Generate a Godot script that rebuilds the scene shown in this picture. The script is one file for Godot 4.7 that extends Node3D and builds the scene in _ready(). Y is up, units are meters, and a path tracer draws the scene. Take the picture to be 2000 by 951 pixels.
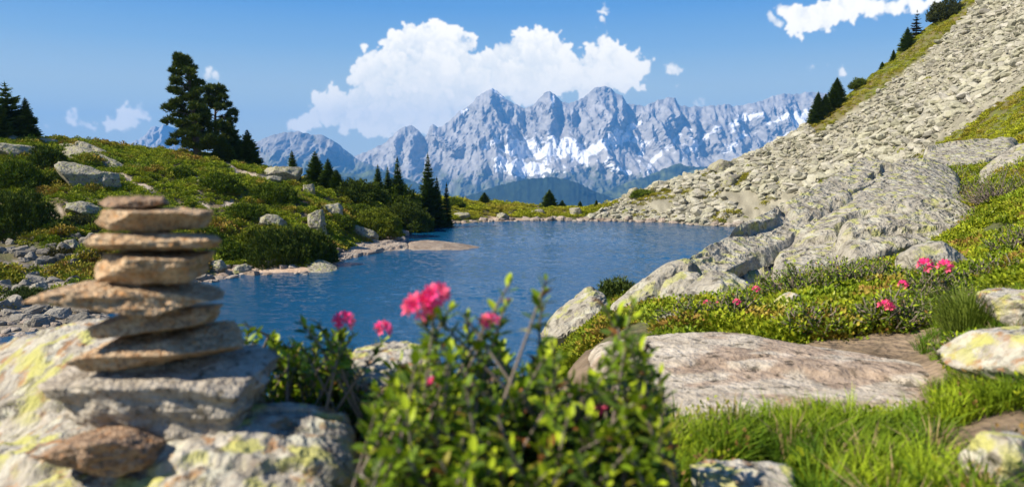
extends Node3D
# An alpine lake below a limestone range: cairn and alpenrose close to the lens, scree on the right, a heath knoll on the left.
# World: lake surface at y = 0, the photographer's eye at (0, EYE, 0) looking to -Z. Units are metres.

const EYE := 8.0
const F := 1440.0
const PITCH := 0.10070
const COLUMNS := [
	[-1200, [0.5, -1.00, 3, -1.20, 8, -2.50, 15, -4.00, 30, -3.00, 60, 6.00, 100, 18.00, 200, 30.00, 400, 40.00]],
	[-300, [0.5, -0.95, 3, -1.20, 6, -2.50, 12, -5.00, 22, -8.30, 33, -8.60, 40, -7.00, 50, -2.00, 65, 4.00, 85, 9.00, 120, 12.00, 200, 6.00, 400, -80.00]],
	[0, [0.5, -0.95, 2.5, -1.05, 4, -1.60, 12, -5.00, 20, -8.40, 31, -8.70, 36, -7.95, 43, -7.40, 50, -6.62, 58, -4.42, 67, -0.92, 77, 2.90, 85, 3.95, 95, 4.42, 130, -6.00, 250, -60.00, 400, -150.00]],
	[150, [0.5, -0.95, 2.5, -1.05, 4, -1.60, 12, -5.00, 20, -8.40, 33, -8.70, 37.5, -7.95, 43, -7.50, 49, -7.18, 56, -5.25, 63, -2.83, 72, 0.25, 82, 2.53, 90, 3.21, 100, 3.15, 135, -10.00, 250, -60.00, 400, -150.00]],
	[300, [0.5, -0.95, 2.5, -1.05, 4, -1.60, 12, -5.00, 22, -8.50, 40, -8.80, 45, -7.90, 50, -7.40, 54, -6.39, 62, -4.51, 70, -1.93, 80, 0.66, 90, 2.04, 100, 2.06, 135, -8.00, 250, -60.00, 400, -150.00]],
	[450, [0.5, -0.95, 2.4, -1.00, 3, -1.20, 4, -1.60, 6, -2.40, 12, -4.40, 28, -8.50, 48, -9.20, 55, -8.10, 57, -7.85, 61, -7.00, 68, -4.23, 76, -1.31, 85, 0.70, 93, 1.15, 105, 0.36, 140, -10.00, 250, -60.00, 400, -150.00]],
	[600, [0.5, -0.95, 2.4, -1.00, 3, -1.20, 4, -1.60, 6, -2.40, 12, -4.40, 28, -8.50, 50, -9.50, 56, -8.10, 58, -7.80, 63, -6.79, 71, -4.82, 80, -2.48, 88, -1.64, 100, -2.20, 135, -11.00, 250, -60.00, 400, -150.00]],
	[700, [0.5, -0.95, 2.4, -1.00, 3, -1.20, 4, -1.60, 6, -2.40, 12, -4.40, 28, -8.50, 60, -10.00, 70, -8.30, 73, -7.70, 80, -5.65, 88, -3.04, 97, -2.54, 110, -3.64, 140, -15.00, 250, -60.00, 400, -150.00]],
	[800, [0.5, -0.95, 2.4, -1.00, 3, -1.20, 4, -1.60, 6, -2.40, 12, -4.40, 28, -8.50, 60, -10.00, 93, -8.60, 97, -7.60, 101, -5.94, 107, -4.21, 115, -4.21, 130, -5.38, 160, -20.00, 250, -60.00, 400, -150.00]],
	[860, [0.5, -0.95, 2.4, -1.00, 3, -1.20, 4, -1.60, 6, -2.40, 12, -4.40, 28, -8.50, 60, -10.00, 104, -8.60, 108, -7.80, 113, -6.64, 120, -5.30, 130, -5.38, 150, -15.00, 250, -60.00, 400, -150.00]],
	[1000, [0.5, -0.95, 2.4, -1.00, 3, -1.20, 4, -1.60, 6, -2.40, 12, -4.40, 28, -8.50, 60, -10.00, 111, -8.50, 115, -7.80, 119, -7.41, 124, -6.34, 131, -6.33, 145, -8.02, 180, -25.00, 260, -60.00, 400, -150.00]],
	[1150, [0.5, -0.95, 2.7, -0.97, 4.3, -1.08, 6, -1.50, 10, -2.20, 14, -2.90, 20, -5.00, 30, -8.50, 60, -10.00, 112, -8.50, 115, -7.80, 118, -7.18, 122, -6.66, 128, -6.81, 150, -15.00, 260, -60.00, 400, -150.00]],
	[1300, [0.5, -0.95, 2.7, -0.97, 3.2, -1.12, 4.3, -1.12, 6, -1.20, 9, -1.70, 12, -2.00, 18, -3.50, 30, -8.50, 60, -10.00, 109.5, -8.50, 112, -7.60, 116, -5.77, 121, -3.34, 127, -2.89, 140, -3.86, 180, -10.00, 260, -50.00, 400, -130.00]],
	[1450, [0.5, -0.95, 2.7, -0.97, 3.2, -1.10, 4.2, -1.12, 5, -1.10, 6, -1.20, 8, -1.45, 10, -1.90, 12, -2.10, 16, -2.20, 22, -3.50, 35, -8.30, 60, -9.50, 100, -8.50, 103, -7.60, 109, -4.14, 116, -1.04, 122, 1.17, 130, 1.70, 160, 1.10, 220, -5.00, 400, -100.00]],
	[1600, [0.5, -0.92, 2.7, -0.95, 3.2, -1.06, 4, -1.05, 5, -1.02, 7, -1.15, 9, -1.45, 11, -1.90, 14, -1.90, 18, -1.50, 22, -1.50, 40, -6.00, 55, -8.50, 88, -8.50, 93, -7.80, 99, -3.76, 106, -0.36, 114, 3.67, 121, 8.10, 128, 9.09, 145, 8.92, 200, 8.00, 400, -60.00]],
	[1800, [0.5, -0.90, 2.7, -0.95, 3.2, -1.00, 4, -0.95, 5, -0.92, 7, -1.00, 10, -1.20, 12, -1.40, 14, -1.30, 18, -0.90, 22, -0.20, 30, -1.00, 45, -3.00, 60, -2.50, 75, -0.77, 90, 4.92, 105, 11.28, 120, 18.67, 130, 23.86, 140, 26.43, 170, 30.97, 400, 20.00]],
	[2000, [0.5, -0.90, 2.2, -0.85, 3, -0.80, 4, -0.75, 6, -0.80, 9, -0.70, 13, -0.35, 18, 0.10, 30, 0.60, 42, 1.15, 52, 3.02, 62, 5.49, 75, 9.67, 90, 15.50, 105, 22.25, 120, 30.15, 135, 38.31, 150, 43.05, 400, 40.00]],
	[2300, [0.5, -0.90, 2, -0.80, 5, -0.40, 9, 0.00, 18, 1.20, 40, 8.00, 60, 17.00, 90, 34.00, 130, 58.00, 160, 66.00, 400, 70.00]],
	[3200, [0.5, -0.90, 2, -0.70, 5, 0.00, 9, 1.20, 18, 4.00, 40, 15.00, 60, 26.00, 90, 44.00, 130, 66.00, 160, 72.00, 400, 80.00]],
]

var rng := RandomNumberGenerator.new()
var used := {}
var mats := {}
var tex := {}

func _ready() -> void:
	var t0 := Time.get_ticks_msec()
	set_camera()
	set_sky_and_sun()
	print("sky ", Time.get_ticks_msec() - t0)
	make_textures()
	make_materials()
	print("textures ", Time.get_ticks_msec() - t0)
	make_height_table()
	build_terrain()
	build_lake()
	build_mountains()
	print("setting ", Time.get_ticks_msec() - t0)
	build_rocks()
	print("rocks ", Time.get_ticks_msec() - t0)
	build_scree()
	print("scree ", Time.get_ticks_msec() - t0)
	build_trees()
	print("trees ", Time.get_ticks_msec() - t0)
	build_ground_cover()
	print("cover ", Time.get_ticks_msec() - t0)
	build_bushes()
	build_alpenrose()
	build_grass()
	build_cairn()
	print("done ", Time.get_ticks_msec() - t0)

func set_camera() -> void:
	var cam := Camera3D.new()
	cam.name = "camera"
	var lens := CameraAttributesPhysical.new()
	lens.frustum_focal_length = 36.34
	lens.frustum_near = 0.1
	lens.frustum_far = 60000.0
	lens.frustum_focus_distance = 18.0
	lens.exposure_aperture = 3.6
	cam.attributes = lens
	cam.fov = 36.54
	cam.near = 0.1
	cam.far = 60000.0
	cam.position = Vector3(0, EYE, 0)
	cam.rotation = Vector3(-PITCH, 0, 0)
	add_child(cam)
	cam.fov = 36.54
	cam.far = 60000.0

func set_sky_and_sun() -> void:
	var env := Environment.new()
	env.background_mode = Environment.BG_SKY
	var sky := Sky.new()
	var sm := PanoramaSkyMaterial.new()
	sm.panorama = sky_picture()
	sm.energy_multiplier = 0.80
	sky.sky_material = sm
	env.sky = sky
	env.tonemap_mode = Environment.TONE_MAPPER_LINEAR
	env.tonemap_exposure = 1.95
	env.fog_enabled = true
	env.fog_density = 0.00007
	env.fog_light_color = Color(0.38, 0.69, 1.0)
	env.sdfgi_enabled = true
	env.ssao_enabled = true
	env.ssil_enabled = true
	var we := WorldEnvironment.new()
	we.name = "world_environment"
	we.environment = env
	add_child(we)
	var sun := DirectionalLight3D.new()
	sun.name = "sun"
	sun.light_energy = 1.6
	sun.light_color = Color(1.0, 0.955, 0.88)
	sun.light_angular_distance = 0.5
	sun.shadow_enabled = true
	add_child(sun)
	sun.look_at_from_position(Vector3(-0.72, 0.66, 0.22) * 50.0, Vector3.ZERO, Vector3.UP)

# ---------------------------------------------------------------- sky
const PUFFS := [
	860, 70, 36, 830, 85, 34, 795, 95, 38, 770, 112, 38, 735, 135, 34, 880, 95, 33, 905, 82, 18, 750, 160, 46, 800, 150, 58, 850, 140, 58, 718, 150, 28, 708, 128, 16, 726, 100, 12, 900, 140, 46, 940, 165, 42,
	690, 200, 30, 652, 202, 26, 625, 190, 20, 640, 218, 26, 600, 236, 22, 575, 240, 15, 700, 222, 36, 740, 222, 40, 790, 210, 50, 850, 200, 46, 900, 190, 42, 720, 238, 24, 780, 236, 28, 830, 225, 34,
	960, 125, 28, 985, 100, 23, 1000, 140, 42, 1030, 76, 26, 1055, 80, 26, 1085, 70, 15, 1040, 110, 38, 1080, 108, 34, 1020, 150, 42, 1060, 150, 46, 1100, 140, 40, 1110, 112, 17, 1130, 152, 34,
	1155, 102, 18, 1190, 96, 26, 1215, 115, 28, 1240, 120, 25, 1260, 128, 12, 1180, 130, 36, 1220, 148, 32, 1160, 150, 30, 1240, 160, 16, 1150, 178, 22,
	260, 220, 19, 240, 232, 18, 275, 226, 14, 215, 239, 14, 170, 241, 8, 142, 233, 12, 92, 246, 7, 280, 212, 12, 405, 140, 9, 425, 151, 10,
	1560, 38, 26, 1595, 30, 30, 1630, 20, 26, 1670, 10, 20, 1710, 10, 18, 1750, 10, 18, 1790, 6, 18, 1830, 6, 16, 1508, 38, 10, 1580, 50, 13, 1720, 22, 10, 1540, 20, 14,
	1180, 20, 7, 1175, 40, 7, 1183, 8, 5, 1315, 135, 11, 1330, 162, 6, 1650, 138, 11, 1610, 125, 4, 1580, 138, 5, 1365, 197, 8, 1175, 52, 4,
]

func sky_color(e: float) -> Color:
	# e: elevation in degrees; linear colours of a clear midsummer sky
	var stops := [[-90.0, 0.16, 0.18, 0.16], [-1.0, 0.30, 0.34, 0.32], [0.0, 0.50, 0.56, 0.50], [3.0, 0.46, 0.53, 0.49], [6.0, 0.36, 0.46, 0.49], [9.0, 0.19, 0.335, 0.50], [12.0, 0.092, 0.245, 0.49], [25.0, 0.045, 0.16, 0.42], [50.0, 0.03, 0.11, 0.32], [90.0, 0.02, 0.08, 0.25]]
	for i in stops.size() - 1:
		if e <= stops[i + 1][0]:
			var t: float = clampf((e - stops[i][0]) / (stops[i + 1][0] - stops[i][0]), 0, 1)
			return Color(lerpf(stops[i][1], stops[i + 1][1], t), lerpf(stops[i][2], stops[i + 1][2], t), lerpf(stops[i][3], stops[i + 1][3], t))
	return Color(0.02, 0.08, 0.25)

func sky_picture() -> ImageTexture:
	var W := 4096
	var Hh := 2048
	var im := Image.create(W, Hh, false, Image.FORMAT_RGB8)
	var rows := []
	for y in Hh:
		var c := sky_color(90.0 - (y + 0.5) / Hh * 180.0)
		rows.append(c)
		im.fill_rect(Rect2i(0, y, W, 1), c.linear_to_srgb())
	# clouds of one quarter of the sky, from heaped puffs
	var bw := 1024
	var bh := 400
	var x0 := W / 2 - bw / 2
	var y0 := Hh / 2 - bh + 12
	var height := PackedFloat32Array()
	height.resize(bw * bh)
	var r := RandomNumberGenerator.new()
	r.seed = 11
	var list := []
	for i in PUFFS.size() / 3:
		var d: Vector3 = (at(PUFFS[i * 3], PUFFS[i * 3 + 1], 1.0) - Vector3(0, EYE, 0)).normalized()
		var cx := (0.5 + atan2(d.x, -d.z) / TAU) * W - x0
		var cy := acos(d.y) / PI * Hh - y0
		var rad: float = PUFFS[i * 3 + 2] * 0.4527 * 0.92
		list.append([cx, cy, rad, 0.0])
		# billows sit on the surface of the heap, smaller ones on those
		for k in int(10 + rad * 1.6):
			var a := r.randf() * TAU
			var q := rad * sqrt(r.randf())
			var rr := rad * r.randf_range(0.22, 0.42)
			var zc := sqrt(rad * rad - q * q) * 0.85
			var bx := cx + cos(a) * q
			var by := cy + sin(a) * q * 0.9
			list.append([bx, by, rr, zc])
			if rad > 6.0:
				for m in 7:
					var b := r.randf() * TAU
					var q2 := rr * sqrt(r.randf())
					list.append([bx + cos(b) * q2, by + sin(b) * q2, rr * r.randf_range(0.25, 0.5), zc + sqrt(rr * rr - q2 * q2) * 0.8])
	for p: Array in list:
		var ra: float = p[2]
		var pxx: float = p[0]
		var pyy: float = p[1]
		var zz: float = p[3]
		for y in range(maxi(0, int(pyy - ra)), mini(bh, int(pyy + ra) + 2)):
			for x in range(maxi(0, int(pxx - ra)), mini(bw, int(pxx + ra) + 2)):
				var dd := ra * ra - (x - pxx) * (x - pxx) - (y - pyy) * (y - pyy)
				if dd > 0.0:
					var hh := zz + sqrt(dd) + 2.0
					var o := y * bw + x
					if hh > height[o]:
						height[o] = hh
	var n1 := noise_bytes(21, 0.06, bw, bh, 5)
	var n2 := noise_bytes(22, 0.06, bw, bh, 5)
	var n3 := noise_bytes(23, 0.02, bw, bh, 5)
	var warped := PackedFloat32Array()
	warped.resize(bw * bh)
	for y in bh:
		for x in bw:
			var o := y * bw + x
			var sx := x + (n1[o] - 128) * 0.05
			var sy := y + (n2[o] - 128) * 0.05
			var ix := int(sx)
			var iy := int(sy)
			if ix < 0 or iy < 0 or ix >= bw - 1 or iy >= bh - 1:
				continue
			var q := iy * bw + ix
			var fx := sx - ix
			var fy := sy - iy
			warped[o] = lerpf(lerpf(height[q], height[q + 1], fx), lerpf(height[q + bw], height[q + bw + 1], fx), fy)
	# heap height averaged round each point, for the crease shade painted through opacity
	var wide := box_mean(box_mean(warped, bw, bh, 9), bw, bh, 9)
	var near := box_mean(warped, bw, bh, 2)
	var patch := Image.create(bw, bh, false, Image.FORMAT_RGB8)
	for y in bh:
		var back: Color = rows[y0 + y]
		for x in bw:
			var o := y * bw + x
			var h := warped[o]
			var c := back
			if h > 0.0 and x > 1 and y > 1 and x < bw - 2 and y < bh - 2:
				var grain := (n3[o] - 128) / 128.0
				var billow_shade := clampf((near[o] - wide[o]) * 0.13, -1.0, 1.0) + clampf((h - near[o]) * 0.24, -0.6, 0.6)
				# one white; edges thin out, billow and crease shading is put into opacity
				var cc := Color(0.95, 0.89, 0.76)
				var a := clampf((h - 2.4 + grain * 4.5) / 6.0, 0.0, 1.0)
				a = a * a * (3.0 - 2.0 * a) * clampf(0.84 + 0.26 * billow_shade + 0.14 * grain, 0.0, 1.0)
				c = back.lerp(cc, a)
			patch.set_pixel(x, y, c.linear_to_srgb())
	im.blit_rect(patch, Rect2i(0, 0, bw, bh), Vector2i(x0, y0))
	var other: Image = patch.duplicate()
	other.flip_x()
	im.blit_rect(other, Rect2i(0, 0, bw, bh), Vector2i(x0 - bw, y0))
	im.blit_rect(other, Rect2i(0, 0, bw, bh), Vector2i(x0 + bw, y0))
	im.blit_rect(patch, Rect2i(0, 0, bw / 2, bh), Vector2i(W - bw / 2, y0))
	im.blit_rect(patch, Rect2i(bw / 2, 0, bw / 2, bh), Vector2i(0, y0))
	return ImageTexture.create_from_image(im)

func box_mean(a: PackedFloat32Array, w: int, h: int, r: int) -> PackedFloat32Array:
	var b := PackedFloat32Array()
	b.resize(a.size())
	var c := PackedFloat32Array()
	c.resize(a.size())
	var k := 1.0 / (2 * r + 1)
	for y in h:
		var s := 0.0
		for x in range(-r, w):
			if x + r < w:
				s += a[y * w + x + r]
			if x - r - 1 >= 0:
				s -= a[y * w + x - r - 1]
			if x >= 0:
				b[y * w + x] = s * k
	for x in w:
		var s := 0.0
		for y in range(-r, h):
			if y + r < h:
				s += b[(y + r) * w + x]
			if y - r - 1 >= 0:
				s -= b[(y - r - 1) * w + x]
			if y >= 0:
				c[y * w + x] = s * k
	return c

func noise_bytes(sd: int, freq: float, w: int, h: int, oct := 4, seamless := false, ridged := false) -> PackedByteArray:
	var n := FastNoiseLite.new()
	n.seed = sd
	n.frequency = freq
	n.fractal_octaves = oct
	n.noise_type = FastNoiseLite.TYPE_SIMPLEX_SMOOTH
	n.fractal_type = FastNoiseLite.FRACTAL_RIDGED if ridged else FastNoiseLite.FRACTAL_FBM
	var im := n.get_seamless_image(w, h) if seamless else n.get_image(w, h)
	im.convert(Image.FORMAT_L8)
	return im.get_data()

# ---------------------------------------------------------------- helpers
func at(px: float, py: float, d: float) -> Vector3:
	# a point at depth d (metres towards -Z) on the line of sight of a place in the photograph, 2000 x 951
	var u := (px - 1000.0) / F
	var v := (475.5 - py) / F
	var z := cos(PITCH) + v * sin(PITCH)
	return Vector3(u / z * d, EYE + (v * cos(PITCH) - sin(PITCH)) / z * d, -d)

func spot(p: Vector3) -> Vector2:
	# where the photograph shows a point
	var y := p.y - EYE
	var cy := y * cos(PITCH) - p.z * sin(PITCH)
	var cz := -p.z * cos(PITCH) - y * sin(PITCH)
	return Vector2(1000.0 + p.x / cz * F, 475.5 - cy / cz * F)

func numbered(called: String) -> String:
	var n: int = used.get(called, 0)
	used[called] = n + 1
	return called if n == 0 else "%s_%03d" % [called, n]

func tag(o: Node, label: String, category: String, group := "", kind := "") -> void:
	if label:
		o.set_meta("label", label)
	if category:
		o.set_meta("category", category)
	if group:
		o.set_meta("group", group)
	if kind:
		o.set_meta("kind", kind)

func base(called: String, where: Vector3, label: String, category: String, group := "") -> Node3D:
	var o := Node3D.new()
	o.name = numbered(called)
	add_child(o)
	o.position = where
	tag(o, label, category, group)
	return o

func put(called: String, m: Mesh, material: Material, parent: Node = null) -> MeshInstance3D:
	var o := MeshInstance3D.new()
	o.mesh = m
	if material:
		o.material_override = material
	if parent == null:
		o.name = numbered(called)
		add_child(o)
	else:
		o.name = called
		parent.add_child(o, true)
	return o

func many(called: String, m: Mesh, material: Material, places: Array, colors: Array, parent: Node = null) -> MultiMeshInstance3D:
	var mm := MultiMesh.new()
	mm.transform_format = MultiMesh.TRANSFORM_3D
	mm.use_colors = colors.size() > 0
	mm.mesh = m
	mm.instance_count = places.size()
	for i in places.size():
		mm.set_instance_transform(i, places[i])
		if colors.size() > 0:
			mm.set_instance_color(i, colors[i])
	var o := MultiMeshInstance3D.new()
	o.multimesh = mm
	o.material_override = material
	if parent == null:
		o.name = numbered(called)
		add_child(o)
	else:
		o.name = called
		parent.add_child(o, true)
	o.set_meta("kind", "stuff")
	return o

func mesh_of(v: PackedVector3Array, idx: PackedInt32Array, c := PackedColorArray(), smooth := true) -> ArrayMesh:
	var a := []
	a.resize(Mesh.ARRAY_MAX)
	a[Mesh.ARRAY_VERTEX] = v
	a[Mesh.ARRAY_INDEX] = idx
	if c.size():
		a[Mesh.ARRAY_COLOR] = c
	if smooth:
		a[Mesh.ARRAY_NORMAL] = smooth_normals(v, idx)
	var m := ArrayMesh.new()
	m.add_surface_from_arrays(Mesh.PRIMITIVE_TRIANGLES, a)
	return m

func smooth_normals(v: PackedVector3Array, idx: PackedInt32Array) -> PackedVector3Array:
	var n := PackedVector3Array()
	n.resize(v.size())
	var i := 0
	var e := idx.size()
	while i < e:
		var a := idx[i]
		var b := idx[i + 1]
		var c := idx[i + 2]
		var f := (v[c] - v[a]).cross(v[b] - v[a])
		n[a] += f
		n[b] += f
		n[c] += f
		i += 3
	for k in n.size():
		n[k] = n[k].normalized()
	return n

func grid_index(nu: int, nv: int, first := 0, flip := false) -> PackedInt32Array:
	var idx := PackedInt32Array()
	idx.resize((nu - 1) * (nv - 1) * 6)
	var k := 0
	for j in nv - 1:
		for i in nu - 1:
			var a := first + j * nu + i
			var q := [a, a + 1, a + nu, a + 1, a + nu + 1, a + nu]
			if flip:
				q = [a, a + nu, a + 1, a + 1, a + nu, a + nu + 1]
			for s in 6:
				idx[k + s] = q[s]
			k += 6
	return idx

func fnl(sd: int, freq: float, oct := 4, ridged := false) -> FastNoiseLite:
	var n := FastNoiseLite.new()
	n.seed = sd
	n.noise_type = FastNoiseLite.TYPE_SIMPLEX_SMOOTH
	n.frequency = freq
	n.fractal_octaves = oct
	n.fractal_type = FastNoiseLite.FRACTAL_RIDGED if ridged else FastNoiseLite.FRACTAL_FBM
	return n

func inside(p: Vector2, poly: PackedVector2Array) -> bool:
	return Geometry2D.is_point_in_polygon(p, poly)

func to_line(p: Vector2, a: Array) -> float:
	# distance to a polyline of flat numbers x, y
	var best := 1e9
	for i in range(0, a.size() - 3, 2):
		var q := Geometry2D.get_closest_point_to_segment(p, Vector2(a[i], a[i + 1]), Vector2(a[i + 2], a[i + 3]))
		best = minf(best, p.distance_to(q))
	return best

func srgb(r: float, g: float, b: float) -> Color:
	return Color(r, g, b).linear_to_srgb()

# ---------------------------------------------------------------- textures and materials
func ramp_image(sd: int, size: int, stops: Array, freqs: Array, lichen: Array = []) -> ImageTexture:
	# stops: linear colours spread over a mix of noises; lichen: [[noise frequency, threshold, colour], ...] laid over as crusts with lacy edges
	var layers := []
	for f in freqs:
		layers.append(noise_bytes(sd + layers.size() * 7, f[0], size, size, f[2], true, f[3]))
	var crusts := []
	for l in lichen:
		crusts.append(noise_bytes(sd + 50 + crusts.size() * 3, l[0], size, size, 5, true))
	var fine := noise_bytes(sd + 90, 0.25, size, size, 2, true)
	var lut := []
	for i in 256:
		var t := i / 255.0 * (stops.size() - 1)
		var k := mini(int(t), stops.size() - 2)
		lut.append((stops[k] as Color).lerp(stops[k + 1], t - k))
	var data := PackedByteArray()
	data.resize(size * size * 3)
	var total := 0.0
	for f in freqs:
		total += f[1]
	for i in size * size:
		var s := 0.0
		for k in layers.size():
			s += (layers[k][i] - 128) * (freqs[k][1] as float)
		s = s / total * 1.25 + 128.0 + (fine[i] - 128) * 0.35
		var c: Color = lut[clampi(int(s), 0, 255)]
		for k in crusts.size():
			var m := clampf((crusts[k][i] + (fine[i] - 128) * 0.35 - (lichen[k][1] as float)) / 10.0, 0.0, 1.0)
			if m > 0.0:
				c = c.lerp((lichen[k][2] as Color) * (0.8 + 0.4 * fine[i] / 255.0), m * 0.9)
		c = c.linear_to_srgb()
		data[i * 3] = clampi(int(c.r * 255.0), 0, 255)
		data[i * 3 + 1] = clampi(int(c.g * 255.0), 0, 255)
		data[i * 3 + 2] = clampi(int(c.b * 255.0), 0, 255)
	return ImageTexture.create_from_image(Image.create_from_data(size, size, false, Image.FORMAT_RGB8, data))

func make_textures() -> void:
	var yellow := Color(0.42, 0.42, 0.13)
	var pale := Color(0.50, 0.50, 0.42)
	var dark := Color(0.07, 0.065, 0.05)
	var rust := Color(0.30, 0.16, 0.07)
	tex.gneiss = ramp_image(100, 1024, [Color(0.10, 0.095, 0.085), Color(0.24, 0.22, 0.19), Color(0.36, 0.335, 0.29), Color(0.46, 0.44, 0.39), Color(0.58, 0.56, 0.51)], [[0.006, 1.0, 4, false], [0.03, 0.8, 4, false], [0.08, 0.5, 3, false]], [[0.012, 178.0, dark], [0.010, 172.0, pale], [0.014, 176.0, rust], [0.008, 162.0, yellow]])
	tex.outcrop = ramp_image(200, 1024, [Color(0.09, 0.085, 0.075), Color(0.23, 0.21, 0.18), Color(0.34, 0.32, 0.275), Color(0.43, 0.41, 0.36), Color(0.54, 0.52, 0.47)], [[0.006, 1.0, 4, false], [0.025, 0.9, 4, true], [0.09, 0.5, 3, false]], [[0.02, 176.0, dark], [0.010, 172.0, pale], [0.012, 171.0, Color(0.40, 0.41, 0.15)]])
	tex.tan = ramp_image(300, 1024, [Color(0.10, 0.065, 0.04), Color(0.24, 0.17, 0.115), Color(0.36, 0.275, 0.195), Color(0.45, 0.365, 0.275), Color(0.56, 0.49, 0.41)], [[0.006, 1.0, 4, false], [0.03, 0.8, 4, false], [0.1, 0.4, 3, false]], [[0.014, 172.0, Color(0.36, 0.19, 0.08)], [0.02, 184.0, dark]])
	tex.worn = ramp_image(600, 512, [Color(0.13, 0.11, 0.09), Color(0.28, 0.25, 0.21), Color(0.39, 0.36, 0.31), Color(0.48, 0.45, 0.40), Color(0.58, 0.55, 0.50)], [[0.008, 1.0, 4, false], [0.04, 0.8, 4, false], [0.12, 0.5, 3, false]], [[0.02, 186.0, dark]])
	tex.grain = ramp_image(400, 512, [Color(0.35, 0.35, 0.35), Color(0.65, 0.65, 0.65), Color(0.85, 0.85, 0.85), Color(1, 1, 1)], [[0.02, 0.7, 4, false], [0.1, 1.0, 3, false]])
	tex.relief = ImageTexture.create_from_image(relief_image())
	var n := fnl(77, 0.02, 4)
	var im := n.get_seamless_image(1024, 1024)
	im.convert(Image.FORMAT_RGBA8)
	im.bump_map_to_normal_map(6.0)
	tex.ripples = ImageTexture.create_from_image(im)

func relief_image() -> Image:
	var a := noise_bytes(501, 0.012, 1024, 1024, 6, true)
	var b := noise_bytes(502, 0.02, 1024, 1024, 4, true, true)
	var d := PackedByteArray()
	d.resize(a.size())
	for i in a.size():
		d[i] = clampi(int(a[i] * 0.65 + b[i] * 0.35), 0, 255)
	return Image.create_from_data(1024, 1024, false, Image.FORMAT_L8, d)

func stone(name_: String, t: String, period: float, bump: float, tint := Color(1, 1, 1), vertex := false, rough := 0.9) -> StandardMaterial3D:
	var m := StandardMaterial3D.new()
	m.resource_name = name_
	m.albedo_color = tint.linear_to_srgb()
	m.albedo_texture = tex[t]
	m.roughness = rough
	m.metallic_specular = 0.3
	m.uv1_triplanar = true
	m.uv1_world_triplanar = true
	m.uv1_scale = Vector3.ONE / period
	m.uv1_triplanar_sharpness = 3.0
	if bump > 0.0:
		m.heightmap_enabled = true
		m.heightmap_texture = tex.relief
		m.heightmap_scale = bump
	m.vertex_color_use_as_albedo = vertex
	mats[name_] = m
	return m

func plain(name_: String, c: Color, rough := 0.8, vertex := false, back := Color(0, 0, 0)) -> StandardMaterial3D:
	var m := StandardMaterial3D.new()
	m.resource_name = name_
	m.albedo_color = c.linear_to_srgb()
	m.roughness = rough
	m.metallic_specular = 0.2
	m.vertex_color_use_as_albedo = vertex
	if back != Color(0, 0, 0):
		m.backlight_enabled = true
		m.backlight = back
	mats[name_] = m
	return m

func make_materials() -> void:
	stone("boulder_near", "gneiss", 1.3, 3.0, Color(0.9, 0.88, 0.84))
	stone("cairn_stone", "tan", 0.5, 1.6, Color(0.97, 1.0, 0.98))
	stone("cairn_tan", "tan", 0.42, 2.4, Color(1.32, 1.24, 1.08))
	stone("cairn_grey", "worn", 0.45, 1.6, Color(0.92, 0.88, 0.82))
	stone("cairn_brown", "tan", 0.35, 1.6, Color(0.80, 0.72, 0.66))
	stone("path_slab", "worn", 1.3, 2.0, Color(1, 1, 1), true)
	stone("outcrop_rock", "outcrop", 4.6, 11.0, Color(0.78, 0.765, 0.72))
	stone("far_boulder", "outcrop", 6.0, 14.0, Color(0.72, 0.71, 0.64))
	stone("scree_rock", "grain", 5.0, 8.0, Color(1, 1, 1), true)
	stone("shore_rock", "grain", 4.0, 8.0, Color(1, 1, 1), true)
	stone("ground", "grain", 3.0, 6.0, Color(1, 1, 1), true, 0.95)
	stone("far_rock", "grain", 420.0, 0.0, Color(1, 1, 1), true, 0.95)
	plain("needles", Color(1, 1, 1), 0.7, true, Color(0.25, 0.3, 0.15))
	plain("bark", Color(0.12, 0.09, 0.07), 0.95, false)
	plain("twig", Color(0.20, 0.165, 0.135), 0.9, false)
	plain("pale_twig", Color(0.34, 0.30, 0.26), 0.9, false)
	plain("heath", Color(1, 1, 1), 0.75, true, Color(0.4, 0.45, 0.2))
	plain("leaf_mass", Color(1, 1, 1), 0.36, true, Color(0.45, 0.5, 0.2))
	plain("grass_blade", Color(1, 1, 1), 0.5, true, Color(0.55, 0.6, 0.25))
	plain("petal", Color(0.78, 0.045, 0.20), 0.55, false, Color(0.6, 0.2, 0.35))
	plain("petal_pale", Color(0.85, 0.12, 0.22), 0.55, false, Color(0.6, 0.3, 0.35))
	plain("stamen", Color(0.75, 0.45, 0.35), 0.7, false)
	var w := StandardMaterial3D.new()
	w.resource_name = "water"
	w.albedo_color = srgb(0.002, 0.05, 0.115)
	w.roughness = 0.05
	w.metallic_specular = 0.46
	w.uv1_triplanar = true
	w.uv1_world_triplanar = true
	w.uv1_scale = Vector3(0.3, 0.3, 0.3)
	w.normal_enabled = true
	w.normal_texture = tex.ripples
	w.normal_scale = 1.5
	mats.water = w

# ---------------------------------------------------------------- terrain
const TN := 200
const TC := 177
var table := PackedFloat32Array()
var bumps: FastNoiseLite
var patches: FastNoiseLite

func row_depth(j: float) -> float:
	return 0.5 * pow(800.0, j / (TN - 1.0))

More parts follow.
